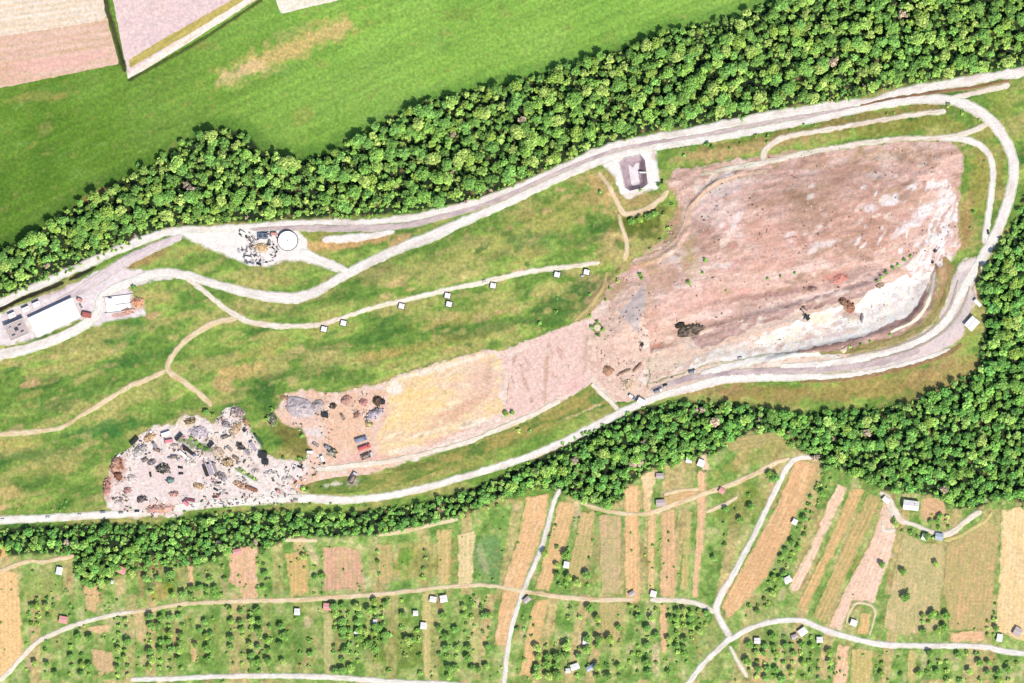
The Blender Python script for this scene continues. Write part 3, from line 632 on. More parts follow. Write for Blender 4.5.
# ------------------------------------------------------------------ garden parcels
GP = [
    ([(-40, 572), (0, 570), (17, 573), (21, 610), (24, 656), (8, 675), (-40, 720)], [C(232, 184, 128), C(220, 176, 116)], 90),
    ([(82, 585), (104, 584), (100, 600), (94, 613), (85, 610)], [C(214, 168, 120), C(190, 160, 104)], 90),
    ([(86, 628), (108, 624), (111, 633), (88, 634)], [C(226, 186, 140), C(214, 172, 124)], 0),
    ([(90, 648), (112, 652), (116, 672), (100, 676), (92, 664)], [C(206, 160, 124), C(188, 160, 110)], 90),
    ([(130, 609), (144, 607), (146, 628), (143, 645), (136, 640)], [C(222, 178, 136), C(170, 160, 96)], 90),
    ([(187, 566), (193, 567), (194, 586), (188, 588)], [C(228, 178, 136), C(220, 170, 120)], 90),
    ([(230, 548), (258, 545), (258, 600), (243, 602), (238, 588), (228, 583)], [C(222, 164, 140), C(196, 156, 108), C(226, 176, 150)], 90),
    ([(190, 640), (198, 640), (197, 662), (190, 664)], [C(216, 168, 120), C(190, 160, 100)], 90),
    ([(284, 553), (309, 552), (309, 594), (290, 598)], [C(206, 160, 96), C(176, 156, 82)], 90),
    ([(322, 547), (345, 546), (362, 552), (365, 590), (322, 592)], [C(196, 140, 120), C(206, 150, 130), C(176, 150, 104)], 90),
    ([(376, 545), (392, 545), (392, 584), (378, 584)], [C(196, 160, 100), C(160, 150, 80)], 90),
    ([(436, 530), (452, 529), (450, 586), (438, 584)], [C(214, 178, 116), C(176, 160, 90)], 90),
    ([(457, 535), (476, 530), (472, 588), (458, 586)], [C(232, 208, 158), C(206, 186, 130)], 90),
    ([(526, 497), (550, 493), (544, 530), (524, 584), (506, 648), (493, 646), (504, 582), (519, 532)], [C(226, 172, 124), C(210, 160, 106), C(232, 184, 140)], 108),
    ([(559, 500), (577, 505), (567, 545), (549, 592), (534, 590), (546, 552)], [C(224, 174, 124), C(196, 160, 100)], 108),
    ([(581, 512), (596, 512), (592, 560), (576, 580), (566, 578)], [C(202, 164, 112), C(166, 156, 88)], 100),
    ([(598, 515), (622, 515), (620, 594), (602, 594)], [C(180, 164, 108), C(156, 154, 96), C(200, 160, 126)], 90),
    ([(624, 484), (640, 484), (640, 604), (630, 606), (625, 596)], [C(230, 184, 130), C(220, 168, 116)], 90),
    ([(648, 515), (656, 515), (655, 596), (648, 596)], [C(230, 186, 134), C(206, 170, 112)], 90),
    ([(661, 512), (677, 508), (676, 598), (660, 598)], [C(226, 174, 136), C(200, 158, 110)], 90),
    ([(697, 470), (707, 470), (706, 520), (698, 598), (692, 598), (697, 520)], [C(230, 176, 140), C(216, 166, 126)], 92),
    ([(686, 512), (694, 510), (688, 590), (680, 590)], [C(196, 170, 104), C(150, 156, 76)], 92),
    ([(534, 600), (549, 600), (541, 640), (530, 676), (519, 676), (525, 640)], [C(222, 174, 116), C(206, 166, 104)], 104),
    ([(659, 604), (667, 604), (668, 650), (661, 658)], [C(230, 176, 134), C(214, 164, 118)], 90),
    ([(600, 602), (624, 602), (620, 642), (602, 644)], [C(182, 160, 100), C(160, 152, 80)], 90),
    ([(796, 460), (819, 464), (792, 530), (766, 580), (740, 610), (728, 620), (722, 606), (746, 560), (776, 508)], [C(214, 160, 112), C(200, 146, 100), C(224, 176, 128)], 116),
    ([(838, 484), (849, 487), (826, 536), (800, 590), (791, 594), (788, 588), (814, 540), (826, 508)], [C(242, 206, 186), C(234, 190, 164)], 116),
    ([(851, 488), (866, 490), (832, 560), (806, 612), (797, 606), (830, 540)], [C(214, 170, 110), C(192, 154, 92)], 116),
    ([(868, 493), (884, 497), (846, 578), (826, 624), (812, 618), (838, 560)], [C(176, 152, 86), C(196, 160, 98), C(156, 146, 76)], 116),
    ([(884, 500), (893, 503), (899, 522), (892, 556), (874, 605), (853, 600), (842, 632), (828, 628), (850, 580), (872, 540)], [C(238, 194, 176), C(230, 182, 162), C(240, 204, 190)], 112),
    ([(861, 612), (872, 614), (870, 636), (858, 634)], [C(226, 180, 116), C(206, 164, 100)], 100),
    ([(905, 532), (925, 542), (945, 545), (944, 580), (938, 632), (905, 636), (884, 628), (894, 570)], [C(176, 166, 106), C(156, 158, 92), C(204, 176, 130)], 96),
    ([(948, 546), (964, 534), (984, 518), (1000, 526), (996, 580), (990, 628), (950, 632), (944, 590)], [C(176, 156, 92), C(150, 148, 80), C(200, 156, 106)], 96),
    ([(1002, 510), (1030, 505), (1060, 640), (1024, 642), (996, 632), (1000, 570)], [C(228, 190, 132), C(238, 204, 156)], 94),
    ([(922, 498), (944, 496), (946, 512), (955, 520), (930, 522), (918, 518)], [C(196, 152, 106), C(206, 160, 120)], 40),
    ([(950, 633), (986, 630), (986, 642), (950, 643)], [C(232, 180, 140), C(220, 166, 126)], 0),
    ([(838, 645), (850, 646), (845, 720), (832, 720), (833, 683)], [C(238, 190, 160), C(230, 176, 140)], 100),
    ([(852, 648), (874, 650), (872, 720), (850, 720)], [C(206, 180, 110), C(172, 160, 84)], 90),
    ([(908, 650), (917, 650), (918, 683), (908, 683)], [C(206, 180, 112), C(176, 166, 90)], 90),
    ([(756, 660), (764, 646), (770, 650), (764, 683), (750, 683)], [C(220, 176, 128), C(190, 160, 100)], 100),
    ([(640, 476), (652, 470), (658, 470), (654, 486), (650, 520), (643, 518), (644, 490)], [C(214, 176, 120), C(232, 200, 160)], 100),
    ([(662, 498), (700, 486), (700, 498), (664, 508)], [C(206, 158, 110), C(180, 152, 86)], 0),
    ([(322, 614), (333, 614), (334, 676), (324, 676)], [C(182, 176, 112), C(150, 160, 86)], 90),
    ([(421, 592), (431, 592), (431, 678), (423, 678)], [C(178, 176, 98), C(196, 176, 110)], 90),
    ([(700, 455), (707, 453), (710, 470), (703, 472)], [C(236, 206, 190), C(226, 190, 160)], 90),
    ([(722, 438), (790, 430), (796, 436), (760, 448), (730, 452)], [C(160, 140, 82), C(140, 136, 66)], -10),
    ([(0, 548), (6, 545), (8, 556), (0, 560)], [C(232, 176, 90), C(222, 168, 96)], 0),
]
PLOT_LIFT = LAYER[0] + 0.01
for k, (P, cols, ang) in enumerate(GP):
    cols = [np.clip(np.array(c) * 0.92 + 0.32 * C(228, 200, 158), 0, 0.8) for c in cols]
    darker = np.array(cols[-1]) * 0.66
    darker[1] *= 1.12
    patch('garden_plot', P, cols, 3.6, 100 + k, 1.8, 4, ang=ang, stretch=4, fade=2.0, contrast=2.4, mat=EARTH, rows=(ang, 4.2, darker, 0.55), lift=PLOT_LIFT + 0.006 * (k % 4))

# ------------------------------------------------------------------ roads and tracks
RLIFT = [PLOT_LIFT + 0.08]


def spline(P, step=2.0):
    P = np.array(P, float)
    Q = np.vstack([2 * P[0] - P[1], P, 2 * P[-1] - P[-2]])
    out = []
    for i in range(1, len(Q) - 2):
        p0, p1, p2, p3 = Q[i - 1], Q[i], Q[i + 1], Q[i + 2]
        n = max(2, int(np.hypot(*(p2 - p1)[:2]) / step))
        for t in np.arange(n) / n:
            out.append(0.5 * ((2 * p1) + (-p0 + p2) * t + (2 * p0 - 5 * p1 + 4 * p2 - p3) * t * t + (-p0 + 3 * p1 - 3 * p2 + p3) * t ** 3))
    out.append(Q[-2])
    return np.array(out)


ROADLINES = []


def road(name, P, cols, mat=None, wear=0.5, jag=0.5, jagscale=5.0, seed=1, ruts=None, label=None, s=6):
    """P: (u, v, width). A ribbon that follows the ground, with a sloping shoulder on each side"""
    RLIFT[0] += 0.006
    S = spline(P)
    ROADLINES.append(S)
    c = S[:, :2]; wd = S[:, 2] * (0.86 if name in ('garden_lane', 'field_lane', 'earth_track') else 1.0)
    t = np.gradient(c, axis=0); t /= np.linalg.norm(t, axis=1)[:, None] + 1e-9
    n = np.stack([-t[:, 1], t[:, 0]], 1)
    ar = np.concatenate([[0], np.cumsum(np.linalg.norm(np.diff(c, axis=0), axis=1))])
    tp = np.minimum(ar, ar[-1] - ar)
    tp = np.clip(tp / 5.0, 0, 1)
    wd = wd * (0.12 + 0.88 * np.sqrt(np.clip(1 - (1 - tp) ** 2, 0, 1)))
    lat = np.array([-1.0, -1.0, -0.76, -0.38, 0, 0.38, 0.76, 1.0, 1.0])
    m = len(lat)
    jag = jag + 0.55
    jl = (fbm(ar, ar * 0 + 3.3, jagscale, seed, 3) - 0.5) * 2 * jag
    jr = (fbm(ar, ar * 0 + 9.3, jagscale, seed + 4, 3) - 0.5) * 2 * jag
    V = []; Cc = []
    for k, l in enumerate(lat):
        j = jl if l < 0 else jr
        off = l * (wd / 2) + np.sign(l) * j * abs(l)
        if k == 0: off = off - 1.0
        if k == m - 1: off = off + 1.0
        p = c + n * off[:, None]
        z = Z(p[:, 0], p[:, 1]) + (RLIFT[0] + 0.03 * (1 - l * l) if 0 < k < m - 1 else 0.02)
        X, Y = XY(p[:, 0], p[:, 1])
        V.append(np.stack([X, Y, z], 1))
        cc = pal(ar + l * 3, off * 1.0 + 50, cols, s, seed, 3, 0, 3.0, 2.0)
        cc = cc * (0.94 + 0.12 * fbm(p[:, 0], p[:, 1], 2.5, seed + 8, 2))[:, None]
        if abs(l) > 0.9:
            g_ = base_cover(p[:, 0], p[:, 1])
            cc = mix(cc, g_, np.clip(0.25 + 1.1 * (fbm(p[:, 0], p[:, 1], 4, seed + 9, 3) - 0.35), 0, 0.5))
        if abs(abs(l) - 0.38) < 0.01:
            cc = cc * 0.94
        elif l == 0 and name in ('earth_track', 'garden_lane', 'field_lane'):
            cc = mix(cc, base_cover(p[:, 0], p[:, 1]), 0.45 * sstep(0.45, 0.7, fbm(p[:, 0], p[:, 1], 7, seed + 12, 2)))
        Cc.append(cc)
    V = np.stack(V, 1).reshape(-1, 3); Cc = np.stack(Cc, 1).reshape(-1, 3)
    N = len(ar)
    I = np.arange(N * m).reshape(N, m)
    F = np.stack([I[:-1, :-1].ravel(), I[:-1, 1:].ravel(), I[1:, 1:].ravel(), I[1:, :-1].ravel()], 1)
    F = F[:, ::-1]
    me = mesh_np(name, V, [F], mat or GRAVEL, Cc, smooth=True)
    # make the faces look up
    if me.polygons[0].normal.z < 0 and me.polygons[len(me.polygons) // 2].normal.z < 0:
        me.flip_normals()
    return tag(link(name, me), kind='structure')


RW = [C(234, 222, 212), C(250, 240, 230), C(254, 248, 240), C(244, 232, 224)]
RG = [C(200, 180, 180), C(222, 202, 198), C(188, 166, 170)]
RT = [C(236, 206, 164), C(246, 224, 190), C(228, 194, 150)]
RP = [C(246, 230, 210), C(252, 240, 224), C(238, 216, 196)]

road('gravel_verge', [(-50, 326, 7), (0, 303, 7), (40, 285, 7), (80, 267, 7), (120, 249, 7), (150, 237, 7), (175, 231, 6), (230, 228, 5), (270, 225, 5), (330, 222, 5), (370, 222, 5), (420, 216, 6), (460, 207, 6), (500, 194, 6), (530, 182, 6), (560, 169, 7), (600, 151, 7),
                      (640, 141, 7), (700, 130, 7), (760, 118, 8), (800, 111, 8), (840, 105, 8), (870, 101, 5), (900, 93, 7), (950, 84, 8), (1000, 75, 8), (1024, 71, 8), (1080, 60, 8)], RW, jag=1.6, jagscale=9, seed=31)
road('asphalt_lane', [(56, 302, 4), (80, 290, 8), (102, 276, 10), (130, 259, 9), (155, 247, 8), (182, 236, 6)], [C(226, 206, 208), C(240, 224, 222), C(214, 194, 200)], seed=32, jag=0.5)
road('asphalt_lane', [(250, 229, 3), (290, 228, 5), (340, 228, 6), (400, 226, 5.5), (440, 217, 5), (480, 206, 4.5), (510, 194, 4.5), (540, 180, 4.5), (580, 163, 4.5), (620, 149, 4), (660, 142, 4), (700, 136, 4), (740, 128, 4), (780, 120, 4), (820, 114, 3.5), (856, 107, 3)], RG, seed=33, jag=0.4)
road('brown_kerb_strip', [(860, 106, 3), (890, 99, 3), (930, 93, 2.5), (970, 88, 2), (1010, 80, 2)], [C(130, 96, 70), C(170, 130, 96)], EARTH, seed=34, jag=0.6)
road('dry_ditch', [(-50, 331, 3.4), (0, 309.5, 3.6), (20, 300, 3.6), (45, 290, 3.6), (64, 282.5, 3.4)], [C(40, 36, 24), C(60, 56, 34)], EARTH, seed=35, jag=0.2)
road('dry_ditch', [(69, 280, 2.8), (84, 273, 2.6), (96, 267, 1.2)], [C(40, 36, 24), C(56, 48, 34)], EARTH, seed=36, jag=0.2)
road('perimeter_road', [(-50, 371, 10), (0, 355, 9.5), (30, 348, 9), (60, 337, 9), (82, 326, 9), (98, 312, 9), (100, 300, 8), (112, 290, 8), (138, 279, 8), (160, 273, 8), (185, 275, 7.5), (215, 284, 7), (250, 293, 8), (285, 298, 10), (308, 295, 9), (326, 286, 8), (350, 272, 8), (385, 255, 8), (410, 244, 9), (430, 237, 10),
                        (460, 223, 8), (500, 206, 6.5), (540, 187, 6.5), (580, 169, 6.5), (606, 159, 7), (640, 150, 6), (680, 143, 6), (720, 137, 6), (768, 128, 6), (820, 118, 6), (860, 109, 6), (900, 101.5, 7), (930, 99, 8), (955, 101, 9), (978, 111, 10), (997, 128, 10), (1010, 150, 9), (1014, 170, 9), (1010, 195, 9),
                        (1000, 224, 9), (987, 250, 9), (974, 272, 9), (960, 296, 7), (948, 318, 7), (930, 335, 7), (900, 349, 7), (860, 359, 7), (820, 365, 7), (780, 367, 6)], RW, jag=0.5, seed=37)
road('south_road', [(952, 350, 5), (915, 362, 5), (880, 371, 5), (840, 376, 5), (800, 377, 6), (760, 377, 8), (720, 380, 8), (690, 388, 7), (660, 396, 6), (635, 406, 6), (600, 423, 6), (565, 441, 6), (530, 456, 6), (500, 466, 6), (460, 478, 5.5), (420, 489, 5.5), (380, 497, 6), (340, 500, 7), (300, 498, 7), (250, 501, 7), (200, 505, 7),
                    (150, 512, 6), (100, 515, 6), (50, 518, 6), (0, 520, 7), (-50, 523, 7)], RW, jag=0.5, seed=38)
road('asphalt_lane', [(650, 391, 4), (690, 378, 5), (730, 373, 6), (780, 371, 7), (830, 369, 7), (880, 362, 6), (920, 350, 5)], RG, seed=39, jag=0.4)
road('earth_track', [(186, 277, 4), (200, 288, 4), (215, 300, 4), (232, 313, 4.5), (252, 322, 4.5), (278, 326, 4.5), (300, 326, 4), (322, 324, 4), (350, 315, 3.6), (380, 306, 3.6), (410, 299, 4), (450, 289, 4), (480, 283, 4), (510, 276, 4.4), (540, 270, 4.6), (566, 267, 4), (600, 262, 2.5)], RP, seed=40, jag=0.6)
road('earth_track', [(237, 318, 4), (215, 323, 5), (196, 333, 5), (180, 346, 4.5), (170, 360, 5), (168, 370, 5), (184, 382, 5), (199, 393, 4.5), (212, 406, 4)], RT, seed=41, jag=0.6)
road('earth_track', [(-50, 436, 4), (0, 434, 4.5), (30, 432, 4.5), (62, 427, 3), (82, 415, 3), (105, 401, 4), (130, 386, 4), (148, 379, 3.5), (166, 370, 4)], RT, seed=42, jag=0.8)
road('earth_track', [(762, 160, 6), (767, 148, 5), (780, 139, 5), (800, 134, 4), (830, 129, 4), (880, 120, 4), (920, 114, 4.5), (946, 111, 4)], RP, seed=43, jag=0.8)
road('earth_track', [(700, 175, 3), (730, 168, 4), (764, 162, 5), (800, 154, 5), (840, 147, 5), (880, 141, 5), (910, 138, 4.5), (940, 138, 4), (966, 133, 4), (988, 124, 4)], RP, seed=44, jag=0.8)
road('gravel_track', [(940, 138, 4), (962, 139, 5), (978, 144, 5), (989, 155, 5), (993, 172, 5), (991, 196, 5), (988, 220, 5), (984, 244, 5)], RW, seed=45, jag=0.4)
road('gravel_track', [(950, 98, 3), (975, 93, 4), (995, 88, 4), (1010, 85, 5)], RP, seed=46, jag=0.8)
road('earth_track', [(935, 272, 2.5), (931, 290, 2.5), (925, 308, 2.5), (912, 322, 2.5), (890, 332, 2)], RP, seed=47, jag=0.5)
road('gravel_track', [(300, 250, 5), (318, 258, 5), (336, 266, 6), (352, 274, 6)], RW, seed=48, jag=0.8)
road('gravel_track', [(322, 240, 4), (345, 238, 7), (370, 236, 6), (395, 231, 3)], RW, seed=49, jag=1.2)
road('earth_track', [(598, 172, 3), (610, 188, 3), (618, 204, 4), (626, 214, 5), (645, 210, 5), (662, 198, 4), (668, 190, 4)], RT, seed=50, jag=0.8)
road('earth_track', [(618, 214, 3), (624, 232, 3.5), (627, 246, 3.5), (624, 260, 4)], RT, seed=51, jag=0.8)
road('earth_track', [(607, 272, 1.6), (601, 290, 2), (588, 308, 2.2), (574, 321, 1.6)], [C(190, 166, 110), C(214, 184, 136)], seed=52, jag=0.8)
road('haul_track', [(632, 262, 4), (652, 256, 5), (672, 246, 5), (684, 228, 5), (689, 210, 4), (700, 196, 4), (716, 184, 5), (740, 176, 4), (768, 170, 3)], [C(240, 204, 184), C(232, 190, 166)], EARTH, seed=53, jag=0.8)
road('haul_track', [(592, 384, 3.5), (602, 394, 4), (612, 403, 4), (618, 410, 4)], RP, seed=54, jag=0.4)
road('haul_track', [(700, 374, 4), (730, 366, 6), (768, 358, 6), (800, 355, 4), (840, 356, 3)], RW, seed=55, jag=1.2)
road('haul_track', [(315, 470, 5), (350, 466, 5), (390, 461, 4), (430, 452, 4), (470, 441, 4), (500, 428, 4), (530, 416, 4), (560, 400, 4)], RP, seed=56, jag=0.8)
road('bank_verge', [(950, 280, 3), (942, 303, 4), (927, 324, 4), (896, 340, 4), (860, 350, 3), (820, 354, 2)], [C(150, 140, 84), C(178, 158, 110), C(140, 128, 70)], EARTH, seed=80, jag=1.0)
road('rut_strip', [(970, 286, 1), (960, 312, 2), (940, 334, 2), (908, 350, 1.6), (870, 360, 1)], [C(176, 158, 152), C(200, 182, 174)], seed=81, jag=0.5)
road('rut_strip', [(958, 280, 1), (950, 306, 1.6), (930, 330, 1.6), (896, 346, 1.4), (850, 356, 1)], [C(186, 164, 156), C(206, 186, 178)], seed=82, jag=0.5)
road('bank_verge', [(980, 262, 2), (978, 282, 3), (979, 300, 2)], [C(120, 104, 70), C(150, 130, 90)], EARTH, seed=83, jag=0.8)
road('bank_verge', [(800, 382, 2), (850, 379, 3), (900, 369, 3), (940, 357, 3), (962, 344, 2)], [C(176, 140, 100), C(150, 124, 80)], EARTH, seed=84, jag=1.0)
# garden lanes
road('garden_lane', [(-20, 688, 4), (0, 680, 4), (20, 659, 4), (36, 643, 4), (60, 631, 4), (88, 621, 3.6), (118, 614, 3), (136, 612, 2.5)], RP, seed=57, jag=0.4)
road('garden_lane', [(130, 613, 3), (150, 610, 3), (176, 605, 3.5), (200, 603, 2.5), (224, 602, 3)], RT, seed=58, jag=0.6)
road('garden_lane', [(215, 602, 3), (256, 601, 3.5), (300, 600, 4), (340, 597, 4), (375, 595, 3.5), (405, 592, 3.5), (430, 589, 3), (460, 586, 3), (490, 586, 3), (520, 591, 3.5), (560, 597, 4), (600, 600, 4), (635, 600, 4)], RT, seed=59, jag=0.5)
road('garden_lane', [(650, 600, 4), (680, 601, 4), (700, 605, 4), (716, 613, 5)], RP, seed=60, jag=0.4)
road('field_lane', [(560, 489, 4), (554, 502, 3.5), (548, 525, 4), (540, 552, 4), (526, 584, 4), (516, 612, 4), (509, 640, 4), (503, 690, 4)], RW, seed=61, jag=0.3)
road('field_lane', [(812, 458, 3), (799, 458, 4), (787, 468, 5), (772, 498, 4.6), (752, 540, 4.6), (735, 572, 5), (720, 598, 6), (717, 611, 6), (723, 625, 5.5), (731, 638, 6)], RW, seed=62, jag=0.3)
road('field_lane', [(732, 637, 6), (716, 652, 4.5), (702, 666, 4.5), (684, 690, 4.5)], RW, seed=63, jag=0.3)
road('field_lane', [(729, 641, 5), (750, 629, 4.5), (775, 622, 4.5), (802, 621, 4.5), (824, 630, 5), (850, 638, 5), (885, 645, 5), (930, 646, 5), (982, 647, 5), (1003, 651, 5), (1040, 656, 5)], RW, seed=64, jag=0.4)
road('field_lane', [(130, 680, 4), (170, 679, 4), (230, 676.5, 4), (290, 676.5, 4.5), (340, 678, 4.5), (390, 682, 4), (440, 684, 4), (520, 690, 4)], RW, seed=65, jag=0.3)
road('garden_lane', [(374, 536, 2.5), (400, 532, 3), (430, 525, 3), (458, 519, 3)], RT, seed=66, jag=0.4)
road('garden_lane', [(284, 540, 2.5), (300, 540, 2.5), (318, 541, 2.5)], RT, seed=67, jag=0.4)
road('garden_lane', [(576, 500, 2), (592, 507, 3), (618, 513, 3), (645, 514, 3.5), (665, 508, 3.5), (700, 495, 4), (730, 485, 4), (755, 474, 4), (775, 463, 3.5), (790, 458, 3)], RT, seed=68, jag=0.5)
road('garden_lane', [(664, 495, 3), (680, 491, 2.6), (700, 489, 2.6)], RT, seed=69, jag=0.4)
road('garden_lane', [(706, 512, 2), (722, 506, 3), (738, 497, 2.5)], RT, seed=70, jag=0.4)
road('garden_lane', [(880, 492, 3), (887, 497, 6), (893, 510, 9), (899, 519, 7), (912, 524, 3.5), (930, 531, 3), (944, 535, 4), (956, 530, 5), (970, 518, 5), (982, 511, 6)], RP, seed=71, jag=0.6)
road('garden_lane', [(883, 520, 4), (885, 531, 4), (896, 530, 4)], RP, seed=72, jag=0.5)
road('garden_lane', [(944, 541, 2.5), (960, 536, 2.5), (984, 522, 2.5), (992, 511, 2)], [C(206, 196, 116), C(224, 206, 140)], seed=73, jag=0.5)
road('garden_lane', [(-20, 577, 3), (0, 572, 3.5), (15, 565, 4), (30, 561, 3), (45, 562, 3), (60, 558, 4), (74, 556, 3)], RT, seed=74, jag=0.8)
road('garden_lane', [(852, 606, 1.2), (860, 603, 1.4), (875, 610, 1.6), (870, 636, 1.2)], RT, seed=75, jag=0.3)
road('garden_lane', [(846, 624, 1.2), (850, 612, 1.4), (856, 604, 1.2)], RT, seed=76, jag=0.3)
road('garden_lane', [(730, 646, 2.5), (738, 662, 3), (748, 678, 3)], RP, seed=77, jag=0.5)
road('hedge_bank', [(103, -40, 3), (106, 0, 4), (112, 24, 4), (119, 50, 4.2), (125, 72, 4)], [C(52, 60, 34), C(84, 84, 48)], ground_mat('grassland'), seed=78, jag=0.5)
road('hedge_bank', [(128, 81, 2), (160, 64, 2.2), (200, 41, 2.2), (240, 15, 2), (262, 0, 2)], [C(70, 84, 36), C(90, 104, 44)], ground_mat('grassland'), seed=79, jag=0.4)

# ------------------------------------------------------------------ trees
rng = np.random.default_rng(7)


def ico(sub=1):
    t = (1 + 5 ** 0.5) / 2
    V = np.array([(-1, t, 0), (1, t, 0), (-1, -t, 0), (1, -t, 0), (0, -1, t), (0, 1, t), (0, -1, -t), (0, 1, -t), (t, 0, -1), (t, 0, 1), (-t, 0, -1), (-t, 0, 1)], float)
    V /= np.linalg.norm(V[0])
    F = [(0, 11, 5), (0, 5, 1), (0, 1, 7), (0, 7, 10), (0, 10, 11), (1, 5, 9), (5, 11, 4), (11, 10, 2), (10, 7, 6), (7, 1, 8), (3, 9, 4), (3, 4, 2), (3, 2, 6), (3, 6, 8), (3, 8, 9), (4, 9, 5), (2, 4, 11), (6, 2, 10), (8, 6, 7), (9, 8, 1)]
    for _ in range(sub):
        V = list(map(tuple, V)); mid = {}; F2 = []

        def m(a, b):
            k = (min(a, b), max(a, b))
            if k not in mid:
                p = (np.array(V[a]) + np.array(V[b])) / 2
                V.append(tuple(p / np.linalg.norm(p))); mid[k] = len(V) - 1
            return mid[k]
        for a, b, c in F:
            ab, bc, ca = m(a, b), m(b, c), m(c, a)
            F2 += [(a, ab, ca), (b, bc, ab), (c, ca, bc), (ab, bc, ca)]
        V = np.array(V); F = F2
    return np.array(V), np.array(F)


ICO0 = ico(0); ICO1 = ico(1)


def crown_arrays(rg, lobes, leaves, leaf=0.16, core=True, flat=0.75):
    """unit-radius crown: dark inner masses under many small leaf sprays; returns verts, faces(4), tones"""
    V = []; F = []; T = []; n = 0
    cs = [np.array([0, 0, 0.15])]
    k = 0
    while len(cs) < lobes and k < 400:
        k += 1
        a = rg.uniform(0, 2 * np.pi); r = 0.72 * math.sqrt(rg.uniform(0.12, 1))
        p = np.array([r * math.cos(a), r * math.sin(a), rg.uniform(-0.15, 0.3) + 0.25 - 0.9 * r * r])
        if all(np.linalg.norm(p - q) > 0.42 for q in cs):
            cs.append(p)
    for q in cs:
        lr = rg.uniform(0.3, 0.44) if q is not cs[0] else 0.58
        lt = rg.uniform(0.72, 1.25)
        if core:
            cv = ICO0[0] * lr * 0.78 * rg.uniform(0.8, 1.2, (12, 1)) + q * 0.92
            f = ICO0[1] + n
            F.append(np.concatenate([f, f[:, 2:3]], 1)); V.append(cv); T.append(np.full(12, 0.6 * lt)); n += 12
        m = max(6, int(leaves / lobes * (1.0 if q is not cs[0] else 1.6)))
        d = rg.normal(size=(m, 3)); d[:, 2] = np.abs(d[:, 2]) * 0.9 - 0.25
        d /= np.linalg.norm(d, axis=1)[:, None]
        c = q + d * lr * rg.uniform(0.82, 1.1, (m, 1))
        nn = d + rg.normal(size=(m, 3)) * 0.26; nn[:, 2] += 0.6
        nn /= np.linalg.norm(nn, axis=1)[:, None]
        a = np.cross(nn, rg.normal(size=(m, 3))); a /= np.linalg.norm(a, axis=1)[:, None] + 1e-9
        b = np.cross(nn, a)
        s = leaf * rg.uniform(0.6, 1.3, (m, 1))
        qv = np.stack([c + a * s, c + b * s * 0.7, c - a * s, c - b * s * 0.7], 1).reshape(-1, 3)
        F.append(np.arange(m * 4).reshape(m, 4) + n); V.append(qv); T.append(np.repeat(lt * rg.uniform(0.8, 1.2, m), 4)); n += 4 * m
    V = np.concatenate(V); V[:, 2] *= flat
    return V, np.concatenate(F), np.concatenate(T)


LEAF = tone_mat('leaves')
BARK = solid('bark', (0.10, 0.075, 0.05), 0.9)
TONES = [C(140, 182, 84), C(120, 166, 76), C(162, 196, 100), C(104, 150, 74), C(150, 176, 78), C(122, 172, 88), C(180, 200, 110), C(110, 148, 70)]
TONES = [(0.7 * t + 0.3 * TONES[1]) * 1.65 * np.array([0.98, 0.98, 0.84]) for t in TONES]


def tri_quads(F):
    t = F[:, 2] == F[:, 3]
    return [x for x in (F[~t], F[t][:, :3]) if len(x)]


def tube(r0, r1, h, n=7, bend=0.0, z0=0.0):
    a = np.arange(n) / n * 2 * np.pi
    rings = []
    for k, t in enumerate((0, 0.25, 0.6, 1.0)):
        r = (r0 * (1.35 if k == 0 else 1) * (1 - t) + r1 * t)
        rings.append(np.stack([np.cos(a) * r + bend * t * t, np.sin(a) * r, np.full(n, z0 + h * t)], 1))
    V = np.concatenate(rings)
    F = []
    for k in range(3):
        for i in range(n):
            F.append((k * n + i, k * n + (i + 1) % n, (k + 1) * n + (i + 1) % n, (k + 1) * n + i))
    return V, np.array(F)


def limb(p, q, r0, r1, n=5):
    p = np.array(p, float); q = np.array(q, float); d = q - p; d /= np.linalg.norm(d)
    a = np.cross(d, (0.3, 0.2, 1)); a /= np.linalg.norm(a); b = np.cross(d, a)
    t = np.arange(n) / n * 2 * np.pi
    o = np.cos(t)[:, None] * a + np.sin(t)[:, None] * b
    V = np.concatenate([p + o * r0, q + o * r1])
    F = np.array([(i, (i + 1) % n, n + (i + 1) % n, n + i) for i in range(n)])
    return V, F


def joinVF(parts):
    V = []; F = []; n = 0
    for v, f in parts:
        V.append(v); F.append(f + n); n += len(v)
    return np.concatenate(V), np.concatenate(F)


# a unit tree: crown radius 1, crown centre at 1.35, trunk from 0
def trunk_mesh(seed):
    rg = np.random.default_rng(seed)
    parts = [tube(0.075, 0.05, 1.15, 7, rg.uniform(-0.1, 0.1), -0.12)]
    for k in range(4):
        a = k * 1.57 + rg.uniform(-0.4, 0.4)
        parts.append(limb((0, 0, 0.6 + 0.12 * k), (0.5 * math.cos(a), 0.5 * math.sin(a), 1.15 + 0.1 * k), 0.035, 0.015))
    V, F = joinVF(parts)
    return mesh_np('trunk', V, [F], BARK, smooth=True)


TRUNKS = [trunk_mesh(s) for s in range(3)]
CROWNS = []
for k in range(16):
    rg = np.random.default_rng(100 + k)
    V, F, T = crown_arrays(rg, 8, 300, 0.15)
    V = V + np.array([0, 0, 1.3])
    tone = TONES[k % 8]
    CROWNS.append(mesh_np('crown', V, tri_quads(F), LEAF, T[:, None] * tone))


def tree_thing(name, u, v, r, k, label, cat, group, squash=1.0, sink=0.0):
    root = bpy.data.objects.new(name, None)
    root.empty_display_size = 0.1
    COL.objects.link(root)
    X, Y = XY(u, v)
    root.location = (X, Y, float(Z(u, v)) - sink)
    root.rotation_euler = (0, 0, (k * 2.399) % 6.283)
    root.scale = (r, r, r * squash)
    tag(root, label, cat, group)
    link('trunk', TRUNKS[k % 3], root)
    link('crown', CROWNS[k % 16], root)
    return root


